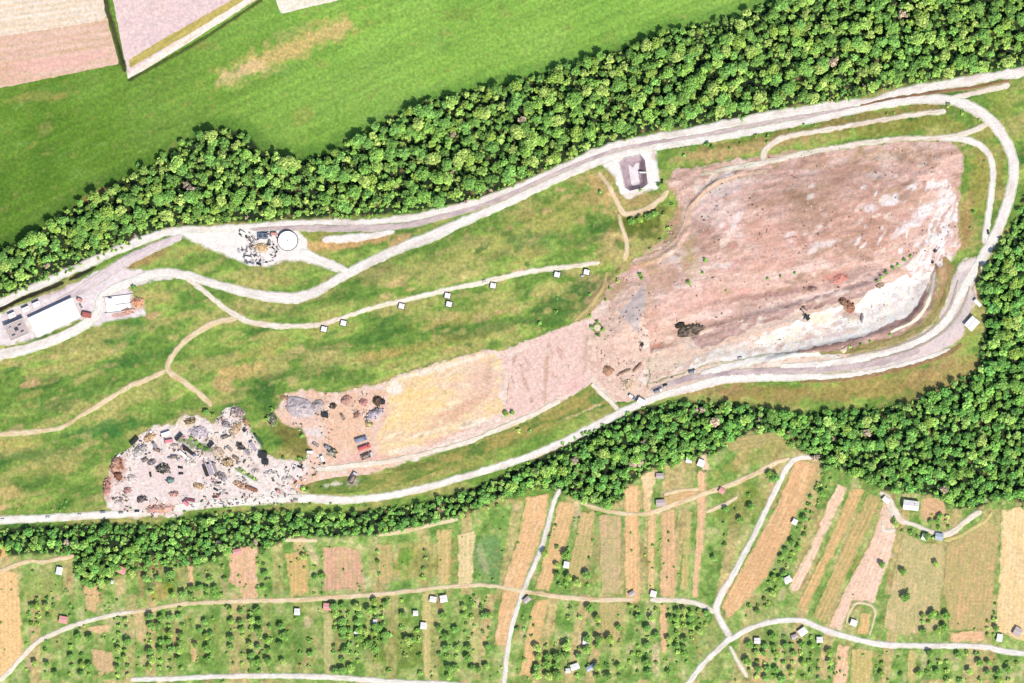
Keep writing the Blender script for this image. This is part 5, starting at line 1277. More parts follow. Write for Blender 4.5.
SHEDS = [
    (59, 571, 7, 5.5, -80, ROOF_W, 'white-roofed garden shed beside the track under the western wood belt'),
    (63, 620, 8, 6.5, 10, ROOF_P, 'pink-roofed garden hut just above the curving cream lane'),
    (120.5, 570, 10, 6.5, 25, ROOF_P, 'pink-roofed hut with a white end, by the edge of the western copse'),
    (111, 582, 4, 3, 10, ROOF_W, 'tiny pale shed south-west of the pink-roofed hut with a white end'),
    (237, 552, 8, 5, -12, ROOF_P, 'pinkish-roofed hut at the north end of the pinkish plot'),
    (327.5, 607, 8, 6.5, 4, ROOF_P, 'pink-roofed hut directly under the tan garden lane'),
    (297, 612, 5, 6, 0, ROOF_W, 'pale-roofed hut west of the pink-roofed hut under the lane'),
    (357, 632, 4.5, 4.5, 20, ROOF_W, 'small white-roofed shed hidden among the trees of the dense orchard'),
    (433, 599.5, 6, 5, 10, ROOF_W, 'left one of two white sheds side by side under the garden lane'),
    (443.5, 599, 6.5, 6.5, -10, ROOF_W, 'right one of two white sheds side by side under the garden lane'),
    (415.5, 613.5, 4.5, 4.5, 0, ROOF_W, 'small pale shed between the paired white sheds and the dark orchard'),
    (423.5, 626, 5.5, 6, 5, ROOF_W, 'white shed at the head of the faint tan strip'),
    (375, 622, 3.5, 4, 0, ROOF_W, 'tiny white shed in the dark orchard of the middle gardens'),
    (527, 600, 7, 4.5, -40, ROOF_G, 'grey shed in the corner where the tan lane meets the steep white lane'),
    (566.5, 565, 5, 6, 10, ROOF_W, 'white garden shed south of the dark bush in the orchard'),
    (586, 573, 5, 5, 30, ROOF_G, 'pale pinkish shed east of the white garden shed'),
    (632, 594, 6, 4, -30, ROOF_G, 'grey hut beside the end of the tan lane, left of the pale strip'),
    (653.5, 594, 5.5, 5.5, 15, ROOF_W, 'small pale hut right of the gap in the tan lane'),
    (575, 667, 8, 5.5, -20, ROOF_W, 'white shed amid the dark grove near the bottom edge'),
    (592, 667.5, 11, 4.5, -28, ROOF_B, 'long blue-white shed amid the grove near the bottom edge'),
    (586, 641, 5.5, 7, 5, ROOF_W, 'pale shed in the grove above the long blue-white shed'),
    (568, 671, 4, 4, 0, ROOF_W, 'tiny white shed left of the white shed in the bottom grove'),
    (757.5, 641, 5.5, 5, 0, ROOF_W, 'white hut just below the wavy white lane, east of the junction'),
    (788, 580, 7, 6, -30, ROOF_W, 'white shed at the foot of the pale pink strip'),
    (803, 632, 8, 6.5, -35, ROOF_W, 'white hut beside the dark bushes under the wavy lane bend'),
    (795, 637, 6, 4, -20, ROOF_G, 'grey hut adjoining the dark bushes under the wavy lane bend'),
    (820, 640, 5.5, 5, 0, ROOF_W, 'pale hut east of the dark bushes, close under the wavy lane'),
    (854, 623, 6, 5.5, 20, ROOF_W, 'pale hut inside the small fenced rectangle of the pink plot'),
    (795, 522, 4.5, 5, 30, ROOF_W, 'white shed in the slanting orchard'),
    (1000, 638, 5, 7, 10, ROOF_W, 'white shed above the wavy lane near the right edge'),
    (1018, 632, 7, 8, 30, ROOF_G, 'pinkish grey hut at the right edge above the wavy lane'),
    (886.5, 500, 7, 4.5, 40, ROOF_W, 'small white outbuilding at the top of the forked lane'),
    (925, 537, 5, 6, 20, ROOF_W, 'small white hut west of the blue-grey roofed hut'),
    (939.5, 537, 7.5, 6.5, 10, ROOF_B, 'blue-grey roofed hut at the fork of the lane south of the white house'),
    (948, 497, 5, 5.5, 20, ROOF_W, 'white hut at the wood edge east of the white house'),
    (689, 460, 5.5, 5, 10, ROOF_W, 'left one of two white huts at the wood edge above the narrow plots'),
    (701, 463, 6, 6.5, 20, ROOF_W, 'right one of two white huts at the wood edge above the narrow plots'),
    (660, 476, 7, 5, 0, ROOF_G, 'grey hut on the pale plot below the wood edge'),
    (661, 503, 9, 6, -5, ROOF_G, 'flat grey hut at the bend of the tan lane'),
    (722, 491, 5, 5, 30, ROOF_P, 'pinkish hut beside the tan lane on the green plot'),
    (1, 304.5, 1.6, 1.6, 0, ROOF_W, ''),
]
for s_ in SHEDS[:-1]:
    shed('garden_shed', *s_[:6], s_[6])
# white farmhouse
shed('farmhouse', 911, 505.3, 15, 9, 7, ROOF_W, 'white-roofed house between the forked lane and the brown yard', 'house', 4.2, 1.6, chimney=True)
shed('weighbridge_hut', 971.5, 323.5, 12, 9.5, -48, ROOF_W, 'white-roofed hut at the outer side of the asphalt bend', 'hut', 3.6, 0.8)
shed('site_cabin', 977.5, 303, 8, 3, 46, ROOF_W, 'narrow white cabin at the wood edge north of the hut on the bend', 'cabin', 2.6, 0.3)
shed('site_office', 641.5, 401.5, 8, 5, 30, ROOF_W, 'white site office beside the road where the haul track joins', 'office', 3.0, 0.5)

# ---- large white hall
HL, HW, HA = 47.0, 20.5, -25.0
hall = root_at('sorting_hall', 55, 317.6, HA, 'large white flat-roofed hall between the two roads at the left edge', 'hall', z=float(Z(55, 317)) - 3.6)
link('wall', mesh_np('wall', *(lambda vf: (vf[0], tri_quads(vf[1])))(boxes([(0, 0, 3, HL, HW, 8)])), solid('hall_cladding', (0.4, 0.4, 0.4), 0.5, var=0.05)), hall)
rf = link('roof', mesh_np('roof', *(lambda vf: (vf[0], tri_quads(vf[1])))(boxes([(0, HW / 4, 7.3, HL + 1, HW / 2 + 0.6, 0.5), (0, -HW / 4, 7.28, HL + 1, HW / 2 + 0.6, 0.5)])), solid('hall_roof_sheet', (0.62, 0.61, 0.60), 0.4, var=0.03)), hall)
rib = M('roof_rib', boxes([(0, 0, 7.6, 0.25, HW + 0.8, 0.14)]), solid('hall_roof_sheet', (0.62, 0.61, 0.60)))
for k in range(24):
    link('roof_rib', rib, rf, loc=(-HL / 2 + 1 + k * (HL - 2) / 23, 0, 0))
gut = M('gutter', boxes([(0, 0, 7.2, HL + 1.4, 0.4, 0.4)]), STEEL)
link('gutter', gut, rf, loc=(0, HW / 2 + 0.8, 0)); link('gutter', gut, rf, loc=(0, -HW / 2 - 0.8, 0))
gd = M('gate', boxes([(HL / 2 + 0.1, 0, 2.2, 0.2, 5, 4.4)]), DARK)
for y in (-6, 0, 6):
    link('gate', gd, hall, loc=(0, y, 2.0))
wi = M('window/hall', boxes([(0, -HW / 2 - 0.05, 5, 3.2, 0.1, 1.2)]), GLASS)
for k in range(8):
    link('window', wi, hall, loc=(-21 + k * 6, 0, 0))
# ---- grey annex with rooftop plant
an = root_at('office_block', 17.5, 329.5, -23, 'grey flat-roofed block with rooftop units, west of the white hall', 'building')
link('wall', M('wall/an', boxes([(0, 0, 1.5, 20, 16, 7)]), WALL), an)
rf = link('roof', M('roof/an', boxes([(0, 0, 5.1, 19.4, 15.4, 0.4)]), ROOF_G), an)
link('parapet', M('parapet', boxes([(0, 8.1, 5.3, 20.6, 0.5, 1), (0, -8.1, 5.3, 20.6, 0.5, 1), (10.1, 0, 5.3, 0.5, 15.6, 1), (-10.1, 0, 5.3, 0.5, 15.6, 1)]), CONC), rf)
link('rooftop_unit', M('rooftop_unit', boxes([(0, 0, 6.2, 3.6, 2.4, 1.8), (0, 0, 7.2, 2.2, 1.4, 0.3)]), DARK), rf)
link('rooftop_unit', M('rooftop_unit/b', boxes([(-5, 3.5, 5.9, 2.2, 2.2, 1.2), (-5, 3.5, 6.6, 1.4, 1.4, 0.3)]), STEEL), rf)
link('roof_light', M('roof_light', boxes([(4.5, 3.5, 5.6, 3.6, 1.6, 0.6, 0, 0.7, 0.5), (4.5, -3.5, 5.6, 3.6, 1.6, 0.6, 0, 0.7, 0.5), (-5, -3.5, 5.6, 3.6, 1.6, 0.6, 0, 0.7, 0.5)]), GLASS), rf)
for (u, v, lab) in ((12.5, 315.5, 'small pale plant room north-west of the grey block'), (26.5, 309.5, 'small pale plant room north of the grey block, nearer the hall'), (37, 304.5, 'small pale kiosk by the north wall of the white hall')):
    r = root_at('plant_room', u, v, -24, lab, 'kiosk')
    link('wall', M('wall/pr', boxes([(0, 0, 1, 7, 5, 4)]), DARK), r)
    rf = link('roof', M('roof/pr', boxes([(0, 0, 3.1, 7.4, 5.2, 0.3)]), ROOF_W), r)
    link('vent', M('vent', boxes([(1.5, 0, 3.5, 1, 1, 0.6), (-1.6, 0.6, 3.4, 0.8, 0.8, 0.4)]), STEEL), rf)
    link('door', M('door/pr', boxes([(0, -2.55, 1, 1.2, 0.1, 2.2)]), DOOR), r)

# ---- round tank
tk = root_at('round_tank', 287.8, 240.6, 0, 'round white tank with a low conical roof and a dark rim', 'tank')
link('base_slab', M('base_slab', cyl(0, 0, -0.3, 10.6, 1.0, 40), solid('stone_apron', (0.15, 0.14, 0.13), 0.9)), tk)
sh = link('shell', M('shell', cyl(0, 0, 1.7, 9.3, 3.4, 48), solid('tank_shell', (0.2, 0.2, 0.2), 0.5)), tk)
rf = link('roof', M('roof/tk', cyl(0, 0, 4.0, 9.3, 1.2, 48, r2=0.6), solid('tank_membrane', (0.66, 0.65, 0.66), 0.5, var=0.03)), tk)
link('hatch', M('hatch', cyl(0, 0, 4.7, 0.9, 0.5, 16), STEEL), rf)
rr = M('roof_seam', boxes([(4.9, 0, 0, 8.6, 0.14, 0.1)]), STEEL)
for k in range(12):
    o = link('roof_seam', rr, rf, loc=(0, 0, 4.66)); o.rotation_euler = (0, R(7.8), R(30 * k))
    # seams follow the cone
rs = M('wall_stiffener', boxes([(9.4, 0, 1.7, 0.3, 0.3, 3.4)]), STEEL)
for k in range(16):
    link('wall_stiffener', rs, sh, rz=R(22.5 * k))
link('ladder', M('ladder', boxes([(9.7, -0.4, 1.7, 0.1, 0.1, 3.6), (9.7, 0.4, 1.7, 0.1, 0.1, 3.6)] + [(9.7, 0, 0.4 * k, 0.08, 0.8, 0.06) for k in range(1, 8)]), STEEL), tk)
# ---- plant equipment west of the tank
pu = root_at('blower_unit', 263, 236, -4, 'blue-grey blower unit on a skid, just west of the round tank', 'machine')
link('housing', M('housing', boxes([(0, 0, 1.6, 9.5, 5.4, 2.6)]), solid('blue_grey_paint', C(120, 134, 156), 0.5)), pu)
link('skid', M('skid', boxes([(0, 2.4, 0.1, 10.6, 0.4, 0.5), (0, -2.4, 0.1, 10.6, 0.4, 0.5)]), DARK), pu)
link('fan', M('fan', cyl(-2.4, 0, 3.1, 1.7, 0.5, 20), DARK), pu); link('fan', M('fan/b', cyl(2.4, 0, 3.1, 1.7, 0.5, 20), DARK), pu)
link('duct', M('duct', cyl(5.5, 0.5, 1.6, 0.5, 3, 12, 'x'), STEEL), pu)


def container(u, v, ang, rgb, label, L=6.1, W=2.5, H=2.6, dz=0, mname=None, group=None, open_top=False):
    mat = solid(mname, rgb, 0.55)
    r = root_at('skip' if open_top else 'shipping_container', u, v, ang, label, 'skip' if open_top else 'container', group, dz=dz)
    key = '%s%.1f%.1f' % (mname, L, W)
    if open_top:
        link('body', M('body/' + key, boxes([(0, 0, 0.15, L * 0.8, W * 0.9, 0.2), (0, W / 2, 0.9, L, 0.12, 1.5), (0, -W / 2, 0.9, L, 0.12, 1.5), (L / 2, 0, 0.9, 0.12, W, 1.5, 0), (-L / 2, 0, 0.9, 0.12, W, 1.5)]), mat), r)
        link('load', M('load/' + key, joinVF([(ICO1[0] * (L * 0.42, W * 0.42, 0.5) + (0, 0, 1.0), np.concatenate([ICO1[1], ICO1[1][:, 2:]], 1))]), solid('mixed_scrap', (0.16, 0.12, 0.09), 0.9, var=0.6, scale=2)), r)
        link('rim', M('rim/' + key, boxes([(0, W / 2, 1.7, L + 0.2, 0.22, 0.12), (0, -W / 2, 1.7, L + 0.2, 0.22, 0.12)]), mat), r)
    else:
        link('body', M('body/' + key, boxes([(0, 0, H / 2 + 0.1, L, W, H)]), mat), r)
        ribs = [(-L / 2 + 0.3 + k * 0.55, s * (W / 2 + 0.04), H / 2 + 0.1, 0.28, 0.09, H - 0.3) for k in range(int(L / 0.55)) for s in (-1, 1)] + [(-L / 2 + 0.5 + k * 1.1, 0, H + 0.13, 0.5, W - 0.3, 0.07) for k in range(int((L - 0.5) / 1.1) + 1)]
        link('side_ribs', M('side_ribs/' + key, boxes(ribs), mat), r)['kind'] = 'stuff'
        for s in (-1, 1):
            d = link('door', M('door/c%d' % s + key, boxes([(L / 2 + 0.05, s * W / 4, H / 2 + 0.1, 0.1, W / 2 - 0.1, H - 0.2)]), mat), r)
            link('lock_bar', M('lock_bar/%d' % s + key, boxes([(L / 2 + 0.14, s * W / 6, H / 2 + 0.1, 0.06, 0.06, H - 0.4)]), STEEL), d)
    return r


def wheels(key, r, xs, y, rad, wdt=0.35):
    rim = solid('wheel_rim', (0.25, 0.25, 0.25), 0.4, 0.5)
    for x in xs:
        for s in (-1, 1):
            w_ = link('wheel', M('wheel/%s%.2f%d' % (key, x, s), cyl(x, s * y, rad - 0.45, rad, wdt, 14, 'y'), RUBBER), r)
            link('rim', M('rim/%s%.2f%d' % (key, x, s), cyl(x, s * (y + 0.06), rad - 0.45, rad * 0.55, wdt, 10, 'y'), rim), w_)


def car(u, v, ang, rgb, label, mname, group=None):
    mat = solid(mname, rgb, 0.3)
    r = root_at('parked_car', u, v, ang, label, 'car', group)
    r.scale = (1.12, 1.12, 1.0)
    link('body', M('body/' + mname, boxes([(0, 0, 0.35, 4.4, 1.8, 0.7, 0, 0.97, 0.94)]), mat), r)
    link('cabin', M('cabin', boxes([(-0.25, 0, 0.98, 2.5, 1.6, 0.56, 0, 0.7, 0.82)]), GLASS), r)
    link('roof', M('roof/' + mname, boxes([(-0.25, 0, 1.28, 1.7, 1.28, 0.06)]), mat), r)
    for s in (-1, 1):
        link('headlight', M('headlight/%d' % s, boxes([(2.2, s * 0.65, 0.4, 0.06, 0.35, 0.2)]), solid('lamp_lens', (0.7, 0.7, 0.68), 0.2)), r)
    wheels('car', r, (-1.35, 1.35), 0.82, 0.33, 0.22)
    return r


def truck(u, v, ang, cab, body, label, names, L=9.0, W=2.6, group=None, tarp=True):
    r = root_at('lorry', u, v, ang, label, 'lorry', group)
    cm = solid(names[0], cab, 0.4); bm_ = solid(names[1], body, 0.6)
    x0 = L / 2
    c = link('cab', M('cab/%s%.1f' % (names[0], L), boxes([(x0 - 1.1, 0, 1.45, 2.2, W - 0.1, 2.4, 0, 0.93, 0.95)]), cm), r)
    link('windscreen', M('windscreen/%.1f' % L, boxes([(x0 - 0.02, 0, 1.95, 0.08, W - 0.6, 0.9)]), GLASS), c)
    link('chassis', M('chassis/%.1f' % L, boxes([(0, 0, 0.45, L - 0.4, 1.0, 0.35)]), DARK), r)
    bd = link('cargo_box', M('cargo_box/%s%.1f' % (names[1], L), boxes([(-1.3, W / 2 - 0.06, 1.6, L - 2.8, 0.12, 2.0), (-1.3, -W / 2 + 0.06, 1.6, L - 2.8, 0.12, 2.0), (-L / 2 + 0.1, 0, 1.6, 0.12, W - 0.24, 2.0), (x0 - 2.7, 0, 1.6, 0.12, W - 0.24, 2.0), (-1.3, 0, 0.7, L - 2.8, W - 0.2, 0.14)]), bm_), r)
    if tarp:
        link('cover', M('cover/%s%.1f' % (names[1], L), boxes([(-1.3, 0, 2.5, L - 3.1, W - 0.3, 0.3, 0, 0.98, 0.5)]), bm_), bd)
    else:
        link('load', M('load/t%.1f' % L, joinVF([(ICO1[0] * (L * 0.33, W * 0.4, 0.7) + (-1.3, 0, 1.9), np.concatenate([ICO1[1], ICO1[1][:, 2:]], 1))]), solid('mixed_scrap', (0.16, 0.12, 0.09))), bd)
    wheels('tr%.1f' % L, r, (x0 - 1.3, -L / 2 + 1.2, -L / 2 + 2.5), W / 2 - 0.25, 0.52, 0.4)
    return r


def excavator(u, v, ang, rgb, label, mname, sc=1.0, swing=30):
    mat = solid(mname, rgb, 0.5)
    r = root_at('excavator', u, v, ang, label, 'excavator')
    r.scale = (sc, sc, sc)
    for s in (-1, 1):
        t = link('track', M('track/%d' % s, lambda s=s: joinVF([boxes([(0, s * 1.2, 0.05, 3.4, 0.6, 0.9)]), cyl(1.7, s * 1.2, 0.05, 0.45, 0.6, 12, 'y'), cyl(-1.7, s * 1.2, 0.05, 0.45, 0.6, 12, 'y')]), RUBBER), r)
        link('roller', M('roller/%d' % s, joinVF([cyl(x, s * 1.52, -0.1, 0.2, 0.08, 8, 'y') for x in (-1.2, -0.4, 0.4, 1.2)]), STEEL), t)
    h = link('turntable_housing', M('turntable_housing/' + mname, boxes([(-0.8, 0, 1.15, 3.4, 2.6, 1.2, 0, 0.95, 0.95), (0, 0, 0.6, 1.6, 1.6, 0.4)]), mat), r, rz=R(swing))
    link('cab', M('cab/ex', boxes([(0.7, 0.75, 1.7, 1.5, 1.0, 1.6, 0, 0.85, 0.9)]), GLASS), h)
    b = link('boom', M('boom/' + mname, lambda: joinVF([limb((0.6, -0.3, 1.2), (3.2, -0.3, 3.6), 0.32, 0.28, 4), limb((3.2, -0.3, 3.6), (5.6, -0.3, 3.0), 0.28, 0.24, 4)]), mat), r, rz=R(swing))
    link('arm', M('arm/' + mname, lambda: limb((5.6, -0.3, 3.1), (6.6, -0.3, 1.0), 0.24, 0.18, 4), mat), b)
    link('bucket', M('bucket', boxes([(6.5, -0.3, 0.45, 1.1, 1.3, 0.9, 0, 0.6, 1.0)]), DARK), b)
    return r


def heap(u, v, ru, rv, h, ang, cols, label, seed, name='rubble_heap', cat='heap', chunks=26, csize=0.9, chunkcols=None):
    """an uneven heap with loose lumps lying on it"""
    rg = np.random.default_rng(seed)
    n = 22; m = 7
    V = []; Cv = []
    X0, Y0 = XY(u, v)
    a = np.arange(n) / n * 2 * np.pi
    prof = 1 + 0.35 * (fbm(np.cos(a) * 2 + 9, np.sin(a) * 2 + 9, 1.3, seed, 2) - 0.5) * 2
    ca, sa = math.cos(-R(ang)), math.sin(-R(ang))
    zb = float(Z(u, v)) + 0.45

    def hgt(x, y, t):
        return h * (1 - t ** 1.5) * (0.6 + 0.9 * fbm(np.atleast_1d(x) + 50, np.atleast_1d(y) + 50, 2.6, seed + 3, 2))
    for k in range(m + 1):
        t = k / m
        x = np.cos(a) * ru * prof * t; y = np.sin(a) * rv * prof * t
        z = hgt(x, y, t) if k < m else np.full(n, -0.8)
        V.append(np.stack([x, y, z], 1))
    V = np.concatenate(V)
    F = []
    for k in range(m):
        for i in range(n):
            F.append((k * n + i, (k + 1) * n + i, (k + 1) * n + (i + 1) % n, k * n + (i + 1) % n))
    cov = pal(V[:, 0] + u, V[:, 1] + v, cols, 2.5, seed, 3, contrast=2.4)
    me = mesh_np(name, V, [np.array(F)], ROUGH, cov)
    root = link(name, None) if False else bpy.data.objects.new(name, None)
    COL.objects.link(root)
    root.location = (X0, Y0, zb); root.rotation_euler = (0, 0, -R(ang))
    tag(root, label, cat)
    link('heap_body', me, root)
    if chunks:
        CV = []; CF = []; CC = []; nn = 0
        for k in range(chunks):
            t = math.sqrt(rg.random()) * 1.02; b = rg.uniform(0, 6.283)
            x, y = math.cos(b) * ru * t, math.sin(b) * rv * t
            s = csize * rg.uniform(0.5, 1.5) * np.array([1.6, 1.0, 0.6])
            q, f = boxes([(0, 0, 0, *(s), rg.uniform(0, 180), rg.uniform(0.6, 1), rg.uniform(0.6, 1))])
            tl = rg.normal(0, 0.3, 2); q = q + np.stack([0 * q[:, 0], 0 * q[:, 0], q[:, 0] * tl[0] + q[:, 1] * tl[1]], 1)
            zz = max(0.0, float(hgt(x, y, min(t, 1))[0])) + 0.15
            CV.append(q + (x, y, zz)); CF.append(f + nn); nn += 8
            cc = (chunkcols or cols)[rg.integers(len(chunkcols or cols))]
            CC.append(np.tile(cc * rg.uniform(0.5, 1.25), (8, 1)))
        o = link('loose_lumps', mesh_np('loose_lumps', np.concatenate(CV), [np.concatenate(CF)], tone_mat('lump_surface'), np.concatenate(CC)), root)
        o['kind'] = 'stuff'
    return root


BLK = (0.012, 0.013, 0.014); GRY = (0.13, 0.13, 0.14); WHT = (0.45, 0.44, 0.43); BLU = C(120, 135, 165); RED = C(225, 110, 105); RUST = C(170, 110, 80); GRN = C(70, 100, 70); SIL = (0.28, 0.28, 0.3); PNK = C(240, 150, 160); LAV = C(190, 178, 196)

# ---- scrapyard: vehicles, containers, skips and heaps
container(134.5, 441, -45, BLK, 'long black container lying against the north-west edge of the scrapyard', 10, 3.4, mname='black_paint')
container(166, 434, -18, WHT, 'white container at the north edge of the scrapyard, its shadow dark behind', 9, 4, mname='white_paint')
container(169, 441, -10, PNK, 'pinkish red container just south of the white one at the north edge', 8, 3, mname='pink_paint')
container(179, 437, -48, BLK, 'black container standing slanted beside the pinkish red one', 9, 2.6, mname='black_paint')
container(206, 471, 70, BLK, 'narrow black container left of the lavender one, mid scrapyard', 11, 3.2, mname='black_paint')
container(210.5, 469.5, 70, LAV, 'lavender grey container between two dark ones, mid scrapyard', 12, 3, mname='lavender_paint')
container(215, 467.5, 70, GRY, 'dark grey container right of the lavender one', 10, 2, mname='grey_paint')
container(263, 455, 8, BLK, 'bulky black container at the east edge of the scrapyard', 8, 6.5, mname='black_paint')
container(265.5, 462, 5, BLK, 'black container south of the bulky black one at the east edge', 6, 5, mname='black_paint')
container(259, 440, 52, GRN, 'long dark green container on the north-east slant of the scrapyard', 13, 2.6, mname='green_paint')
container(247, 452, 50, GRY, 'grey container in the north-east part of the scrapyard', 7, 3, mname='grey_paint')
container(253, 446, 58, LAV, 'lavender container beside the long dark green one', 9, 3, mname='lavender_paint')
container(252, 489, 22, RUST, 'long rust-red container near the south road side of the scrapyard', 12, 2.6, mname='rust_paint')
container(211, 445, -48, BLK, 'short black container at the east end of the scrapyard hedge', 7, 3, mname='black_paint')
container(325, 415, 8, BLK, 'black square-looking container beside the grey gravel heap', 6, 5, mname='black_paint')
container(382, 402, 10, BLK, 'black container at the north end of the lavender heap', 6, 4, mname='black_paint')
container(190, 500, 8, C(150, 80, 100), 'dark red flat container by the south road', 10, 2.6, 1.4, mname='dark_red_paint')
container(186, 503.5, 40, PNK, 'pink container tucked behind the dark red flat one', 6, 3, mname='pink_paint')
container(155, 445.5, 60, GRY, 'grey container west of the white one at the north edge', 6, 3, mname='grey_paint')
container(122, 466, 70, RUST, 'rust-red container on the scrap heap side of the yard', 6, 2.6, mname='rust_paint')
container(310, 452, 0, WHT, 'white container by the grass patch of the sorting yard', 6, 2.5, mname='white_paint')
for (u, v, a, c_, nm, lab) in [(157, 450, 20, C(150, 110, 90), 'rust_paint', 'rusty open skip south-east of the black container'), (145, 460, -30, GRY, 'grey_paint', 'grey open skip beside the parked white van'), (174, 457, 0, GRY, 'grey_paint', 'grey skip north of the dark scrap pile'),
                               (230, 449, 40, WHT, 'white_paint', 'white open skip north of the mid-yard containers'), (236, 458, 30, C(200, 170, 120), 'sand_paint', 'sand-coloured skip east of the mid-yard containers'), (225, 437, -20, GRY, 'grey_paint', 'grey skip at the narrow north neck of the scrapyard'),
                               (343, 417, 60, GRY, 'grey_paint', 'grey skip in the middle north of the sorting yard'), (316, 445, 30, WHT, 'white_paint', 'white skip beside the dark lorries of the sorting yard')]:
    container(u, v, a, c_, lab, 6.5, 2.8, mname=nm, open_top=True)
truck(189, 451, 40, BLU, BLK, 'long dark lorry with a blue-grey cab, slanted north of the yard centre', ('blue_paint', 'black_paint'), 15, 3)
truck(184, 455, 40, WHT, WHT, 'long white lorry parked along the dark one with the blue-grey cab', ('white_paint', 'white_paint'), 13, 2.8)
truck(361, 439.5, -18, BLU, C(150, 158, 180), 'blue-grey lorry, northernmost of three parked in the sorting yard', ('blue_paint', 'slate_paint'), 12, 4.2)
truck(364.5, 447.5, -20, RED, RED, 'red lorry between the blue-grey and the grey one', ('red_paint', 'red_paint'), 12.5, 4)
truck(367, 456, -22, SIL, C(176, 160, 160), 'grey lorry, southernmost of three parked in the sorting yard', ('silver_paint', 'dusty_paint'), 12, 4.4, tarp=False)
truck(353, 478, -62, SIL, C(180, 160, 150), 'dusty grey lorry standing on the grass edge below the sorting yard', ('silver_paint', 'dusty_paint2'), 12, 4.6, tarp=False)
truck(329, 448, 25, BLK, GRY, 'dark lorry at the west side of the sorting yard', ('black_paint', 'grey_paint'), 9, 3)
truck(323, 460, 70, BLK, WHT, 'dark and white lorry south of the dark lorry of the sorting yard', ('black_paint', 'white_paint'), 9, 3)
truck(692.5, 372, -14, SIL, GRY, 'grey lorry driving along the bench road under the landfill', ('silver_paint', 'grey_paint'), 7, 2.6)
truck(658, 391, -20, WHT, GRY, 'white-cabbed lorry on the asphalt east of the site office', ('white_paint', 'grey_paint'), 8, 2.8)
truck(632, 397, 35, BLU, WHT, 'lorry with a blue-grey cab parked west of the site office', ('blue_paint', 'white_paint'), 7, 2.8)
for (u, v, a, c_, nm, lab) in [(150.5, 474.5, 80, BLK, 'black_car', 'black car at the west side of the yard centre'), (180.5, 467.5, 10, BLK, 'black_car', 'black car, upper one of two east of the dark scrap pile'), (181, 473.5, 0, BLK, 'black_car', 'black car, lower one of two east of the dark scrap pile'),
                               (170, 457.5, 0, GRY, 'grey_car', 'grey car beside the skip north of the dark scrap pile'), (179, 459.5, -30, SIL, 'silver_car', 'silver car north-east of the dark scrap pile'), (138, 455, 60, WHT, 'white_car', 'white car near the long black container'),
                               (103, 512, -3, C(150, 160, 190), 'blue_car', 'pale blue car on the road just west of the scrapyard'), (121, 512.5, -4, GRY, 'grey_car', 'grey car on the road at the scrapyard entrance'), (137, 511, -4, BLK, 'black_car', 'black car on the road east of the grey one'),
                               (216, 489.5, 30, BLK, 'black_car', 'black car south of the mid-yard containers'), (215, 497, 0, C(120, 70, 70), 'maroon_car', 'maroon car by the south road below the black car'), (224, 492, 90, SIL, 'silver_car', 'silver car east of the maroon car'),
                               (80, 515, -3, WHT, 'white_car', 'white car on the road farther west of the scrapyard'), (48, 517, -3, SIL, 'silver_car', 'silver car on the road in front of the western wood belt'), (3, 519.5, -3, WHT, 'white_car', 'white car on the road at the left edge'), (300, 467, 20, BLK, 'black_car', 'black car in the gap between the scrapyard and the sorting yard'),
                               (301, 459, 0, BLK, 'black_car', 'black car by the grass patch of the sorting yard'), (660, 388, -18, GRY, 'grey_car', 'grey car east of the site office'), (740, 358, -10, SIL, 'silver_car', 'silver car on the bench road by the white spoil'),
                               (665, 385, -18, BLK, 'black_car', 'black car behind the white-cabbed lorry'), (81, 306, 60, GRY, 'grey_car', 'grey car by the east gable of the white hall'), (246, 236, 60, BLK, 'black_car', 'black car in the tank yard west of the blower unit'), (239, 251, 80, SIL, 'silver_car', 'silver car at the west side of the equipment in the tank yard'),
                               (252, 263, 20, GRY, 'grey_car', 'grey car, left one of two at the south edge of the tank yard'), (259, 264, 20, BLK, 'black_car', 'black car, right one of two at the south edge of the tank yard'), (988, 232, 80, BLK, 'black_car', 'black car at the meeting of the two eastern roads'),
                               (662, 181.5, 90, BLK, 'black_car', 'black car at the east edge of the basin pad'), (110, 297.5, 0, DARK and (0.05, 0.05, 0.06), 'dark_car', 'dark car beside the storage bays')]:
    car(u, v, a, c_, lab, nm)
container(80, 300, 25, C(230, 160, 150), 'salmon container at the north-east corner of the white hall', 5, 3, mname='salmon_paint')
container(87, 315, 10, C(190, 110, 100), 'brick-red container at the south-east corner of the white hall', 9, 5, mname='brick_paint')
for (u, v, a, c_, nm, lab) in [(243, 233, 30, WHT, 'white_paint', 'white container at the west end of the tank yard equipment'), (274, 234, 0, C(210, 160, 150), 'salmon_paint', 'salmon container between the blower unit and the round tank'), (248, 258, 10, WHT, 'white_paint', 'white container north of the two cars in the tank yard')]:
    container(u, v, a, c_, lab, 6, 2.6, mname=nm)
excavator(806.5, 317, -70, C(60, 50, 40), 'black-looking excavator working on the pale waste of the landfill', 'dark_machine', 1.5, 60)
excavator(803, 307, 20, C(120, 90, 60), 'small brown excavator north of the black-looking one', 'brown_machine', 0.8, -20)
excavator(642, 345, 40, C(70, 60, 45), 'dark excavator on the bare ground at the west foot of the landfill', 'dark_machine', 0.9, -60)
excavator(163, 472, 30, C(60, 56, 50), 'dark excavator among the scrap in the centre of the yard', 'dark_machine', 1.1, 30)
excavator(935, 251, -30, C(70, 60, 50), 'dark excavator at the top of the pale track above the bend', 'dark_machine', 0.8, 10)
excavator(932.5, 262, 10, C(80, 60, 46), 'dark excavator just south of the one at the top of the pale track', 'dark_machine', 0.7, 80)
excavator(245, 430, -40, C(60, 60, 40), 'dark excavator at the north-east edge of the scrapyard', 'dark_machine', 1.0, 0)

